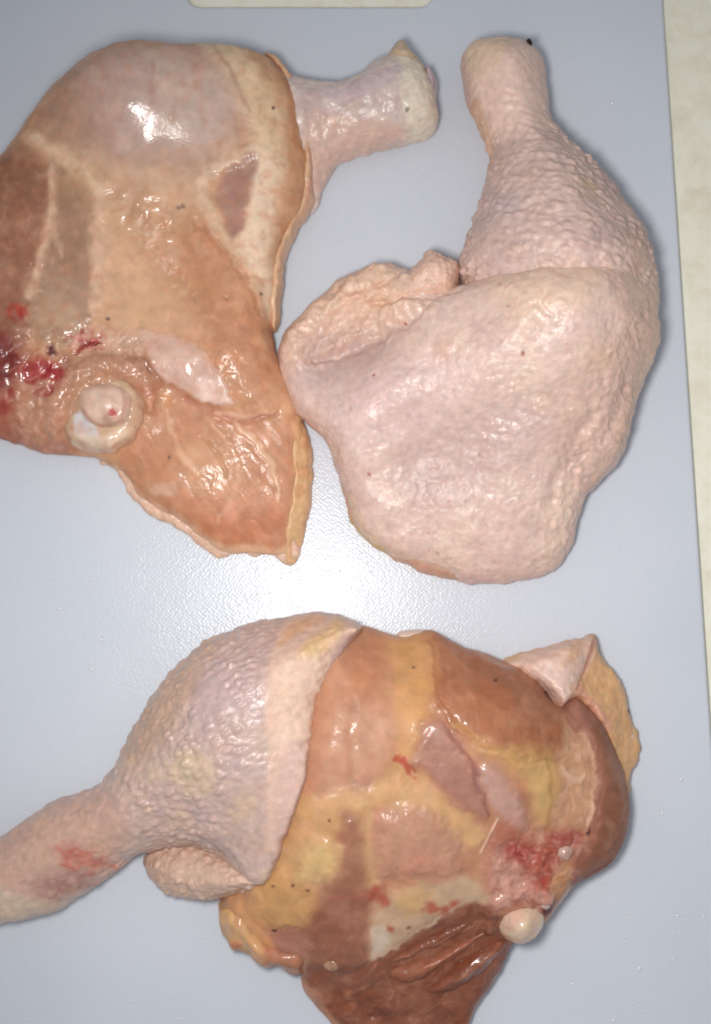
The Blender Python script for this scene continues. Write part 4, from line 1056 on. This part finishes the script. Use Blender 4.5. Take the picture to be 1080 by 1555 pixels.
fold(L3, [(214, 1318), (222, 1298), (250, 1284), (296, 1276), (344, 1286), (390, 1296), (424, 1306), (418, 1330), (396, 1348), (368, 1358), (345, 1364), (312, 1371), (268, 1367), (234, 1352)], [(235, 1320, 64), (270, 1325, 84), (320, 1330, 102), (360, 1332, 122), (395, 1325, 136), (410, 1315, 138), (300, 1350, 86), (300, 1295, 86), (370, 1350, 104)], 38, (214, 180, 158), 75, 0, 50, amp=5, bumps=13)
p = None
# muscle strands at the lower right
def strand(outline, hs, R, base, ang, seed, glint):
    q = Paint(outline, 80, base, wet=.75, seed=seed, warp=3)
    q.mottle(tuple(c - 20 for c in base), 30, .5, 0, .5, 2, aniso=(2, 1)); q.fibres(ang, 7, 1.0, .08, 3)
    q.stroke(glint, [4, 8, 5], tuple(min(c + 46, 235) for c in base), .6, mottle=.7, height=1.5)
    soft_part("muscle_strand", L3, outline, hs, R, q, MEAT, zref=75, voxel=1.6, zb=20, disp=lumpy(20, 1.8, seed), seed=seed)
strand([(562, 1462), (604, 1436), (650, 1408), (698, 1384), (728, 1376), (745, 1386), (730, 1402), (698, 1424), (650, 1448), (600, 1468)], [(575, 1460, 88), (620, 1438, 98), (670, 1412, 103), (715, 1388, 104), (640, 1440, 95), (735, 1390, 100)], 22, (138, 82, 60), -30, 91, [(590, 1462), (650, 1436), (705, 1410)])
strand([(575, 1470), (640, 1448), (698, 1422), (738, 1400), (752, 1406), (730, 1430), (690, 1460), (650, 1492), (620, 1502), (588, 1496)], [(590, 1480, 78), (640, 1466, 91), (690, 1440, 95), (735, 1414, 95), (650, 1480, 85), (620, 1485, 83)], 25, (156, 98, 74), -30, 92, [(660, 1476), (700, 1446), (738, 1414)])
strand([(640, 1504), (680, 1472), (720, 1440), (756, 1418), (775, 1432), (758, 1462), (720, 1494), (680, 1518), (652, 1518)], [(655, 1510, 74), (690, 1484, 83), (730, 1452, 86), (760, 1432, 84), (710, 1480, 82)], 23, (136, 80, 58), -40, 93, [(690, 1490), (725, 1468), (752, 1446)])
# skin flap behind
fp = [(762, 1010), (780, 996), (822, 985), (862, 974), (907, 964), (914, 988), (934, 1016), (954, 1046), (966, 1090), (984, 1132), (978, 1160), (966, 1180), (962, 1214), (946, 1200), (930, 1150), (900, 1090), (870, 1060), (846, 1076), (826, 1050), (800, 1030)]
p = Paint(fp, 45, (222, 174, 126), wet=.4, seed=43)
p.poly([(762, 1010), (822, 985), (905, 962), (898, 1000), (872, 1040), (846, 1074), (800, 1030)], (226, 190, 172), .95, 8)
p.poly([(800, 1010), (850, 1000), (860, 1040), (845, 1065), (815, 1040)], (230, 202, 190), .6, 18)
p.mottle((206, 152, 104), 30, .4, .05, .5, 2); p.stroke([(905, 966), (890, 1005), (868, 1045)], 5, (176, 112, 88), .7, height=-1)
p.stroke([(874, 1050), (900, 1075), (920, 1105)], [12, 16, 10], (222, 158, 140), .7, mottle=.4); p.stroke([(940, 1030), (960, 1090), (980, 1140)], 5, (232, 196, 150), .6)
p.spot(960, 1083, 3.6, (60, 40, 28), .9, .4); p.spot(968, 1120, 3, (232, 220, 200), .7)
soft_part("skin_flap", L3, fp, [(775, 1008, 70), (820, 1000, 86), (860, 1000, 84), (900, 972, 50), (850, 1050, 100), (890, 1030, 62), (930, 1040, 44), (950, 1100, 34), (975, 1140, 20), (960, 1190, 30), (920, 1090, 60), (880, 1060, 80)], [(800, 1000, 18), (900, 970, 12), (950, 1080, 11), (975, 1150, 10), (860, 1060, 16)], p, SKIN, zref=45, voxel=1.6, disp=lumpy(16, 2.0, 83), seed=19)
sl = [(604, 968), (612, 959), (640, 956), (658, 957), (654, 970), (625, 976)]
p = Paint(sl, 70, (236, 208, 188), wet=.5, seed=44)
soft_part("skin_edge", L3, sl, [(615, 965, 58), (640, 962, 60), (630, 970, 66), (650, 964, 60)], 7, p, SKIN, zref=60, voxel=1.4, zb=20, seed=20)
# ball joint and cartilage
bl = [(752, 1396), (759, 1376), (779, 1363), (804, 1364), (823, 1380), (828, 1402), (819, 1426), (797, 1438), (771, 1431), (756, 1415)]
p = Paint(bl, 90, (232, 206, 178), wet=.8, seed=45, warp=2); p.mottle((224, 186, 160), 24, .6, -.1, .4, 2); p.poly([(758, 1390), (790, 1365), (800, 1372), (768, 1410)], (226, 182, 166), .6, 14); p.stroke([(762, 1418), (790, 1434), (816, 1424)], 8, (212, 168, 132), .7)
soft_part("femur_head", L3, bl, [(790, 1400, 122), (770, 1390, 114), (810, 1390, 114), (790, 1380, 116), (790, 1420, 112), (808, 1412, 110), (772, 1410, 110)], 36, p, BONE, zref=90, voxel=1.4, zb=40, zm=.42, disp=lumpy(22, 1.6, 84), seed=21, edge_noise=.6)
def nub(x, y, r, zt, c, seed):
    rs = np.random.RandomState(seed)
    o = [(x + r * math.cos(t) * rs.uniform(.9, 1.1), y + r * math.sin(t) * rs.uniform(.9, 1.1)) for t in np.linspace(0, 2 * math.pi, 11)[:-1]]
    q = Paint(o, zt, c, wet=.95, seed=seed); q.mottle(tuple(k - 30 for k in c), 8, .6, 0, .5, 2)
    soft_part("cartilage_nub", L3, o, [(x, y, zt), (x + r * .5, y, zt - 3), (x - r * .5, y, zt - 3), (x, y + r * .5, zt - 3), (x, y - r * .5, zt - 3)], r * .9, q, BONE, zref=zt, voxel=1.2, zb=zt - 24, disp=lumpy(12, 1.4, seed, 2), seed=seed, edge_noise=1.5)
nub(858, 1295, 15, 119, (202, 166, 152), 46); nub(829, 1375, 9, 104, (216, 192, 180), 47); nub(506, 1464, 17, 94, (190, 146, 116), 48)
# yellow fat lobes
def fat(outline, hs, R, base, seed, zb=40, zref=95):
    q = Paint(outline, zref, base, wet=.65, seed=seed); q.mottle(tuple(min(c + 14, 250) for c in base), 20, .6, 0, .5, 2); q.mottle((196, 140, 102), 26, .5, 0, .5, 3); q.poly([(405, 1420), (460, 1415), (480, 1490), (420, 1490)], (172, 112, 88), .8, 20); q.spot(358, 1432, 8, (196, 100, 84), .6, .8); q.spot(418, 1416, 3.6, (58, 32, 24), .9, .4)
    soft_part("fat_lobe", L3, outline, hs, R, q, MEAT, zref=zref, voxel=1.6, zb=zb, disp=lumpy(34, 5.0, seed, 2), seed=seed, edge_noise=5)
fat([(330, 1380), (350, 1366), (380, 1376), (400, 1404), (430, 1424), (462, 1430), (472, 1456), (462, 1480), (438, 1484), (424, 1470), (404, 1476), (384, 1460), (366, 1448), (348, 1446), (338, 1420)],
    [(350, 1385, 84), (375, 1400, 90), (358, 1430, 74), (395, 1430, 88), (400, 1462, 74), (435, 1445, 86), (445, 1472, 70), (460, 1450, 80)], 26, (214, 168, 120), 97, 0, 50)

# ------------------------------------------------------------------ water droplets on the board
def droplets():
    rs = np.random.RandomState(12)
    import bmesh
    bm = bmesh.new()
    n = 0
    while n < 420:
        y = rs.uniform(20, 1550); x = rs.uniform(0, 985 + .064 * y)
        if rs.rand() > (0.25 + .75 * (y > 850)): continue
        X, Y = P(x, y, 0); r = rs.choice([1.1, 1.5, 2.0, 2.8], p=[.4, .35, .18, .07]) * S
        ret = bmesh.ops.create_icosphere(bm, subdivisions=1, radius=1.0)
        sx, sy, sz = r * rs.uniform(.8, 1.3), r * rs.uniform(.8, 1.3), r * .55
        w = W(float(X), float(Y), 0)
        for v in ret["verts"]:
            v.co = (w[0] + v.co.x * sx, w[1] + v.co.y * sy, max(v.co.z * sz, -0.00002) + 0.00003)
        n += 1
    me = bpy.data.meshes.new("water_droplets"); bm.to_mesh(me); bm.free()
    for f in me.polygons: f.use_smooth = True
    m = bpy.data.materials.new("water"); nt, b = nodes_of(m)
    b.inputs["Base Color"].default_value = (.93, .95, .97, 1); b.inputs["Roughness"].default_value = .12
    b.inputs["IOR"].default_value = 1.33
    me.materials.append(m)
    o = bpy.data.objects.new("water_droplets", me); col.objects.link(o)
    o["kind"] = "stuff"; o["label"] = "tiny clear water droplets scattered over the white board"; o["category"] = "droplets"
droplets()
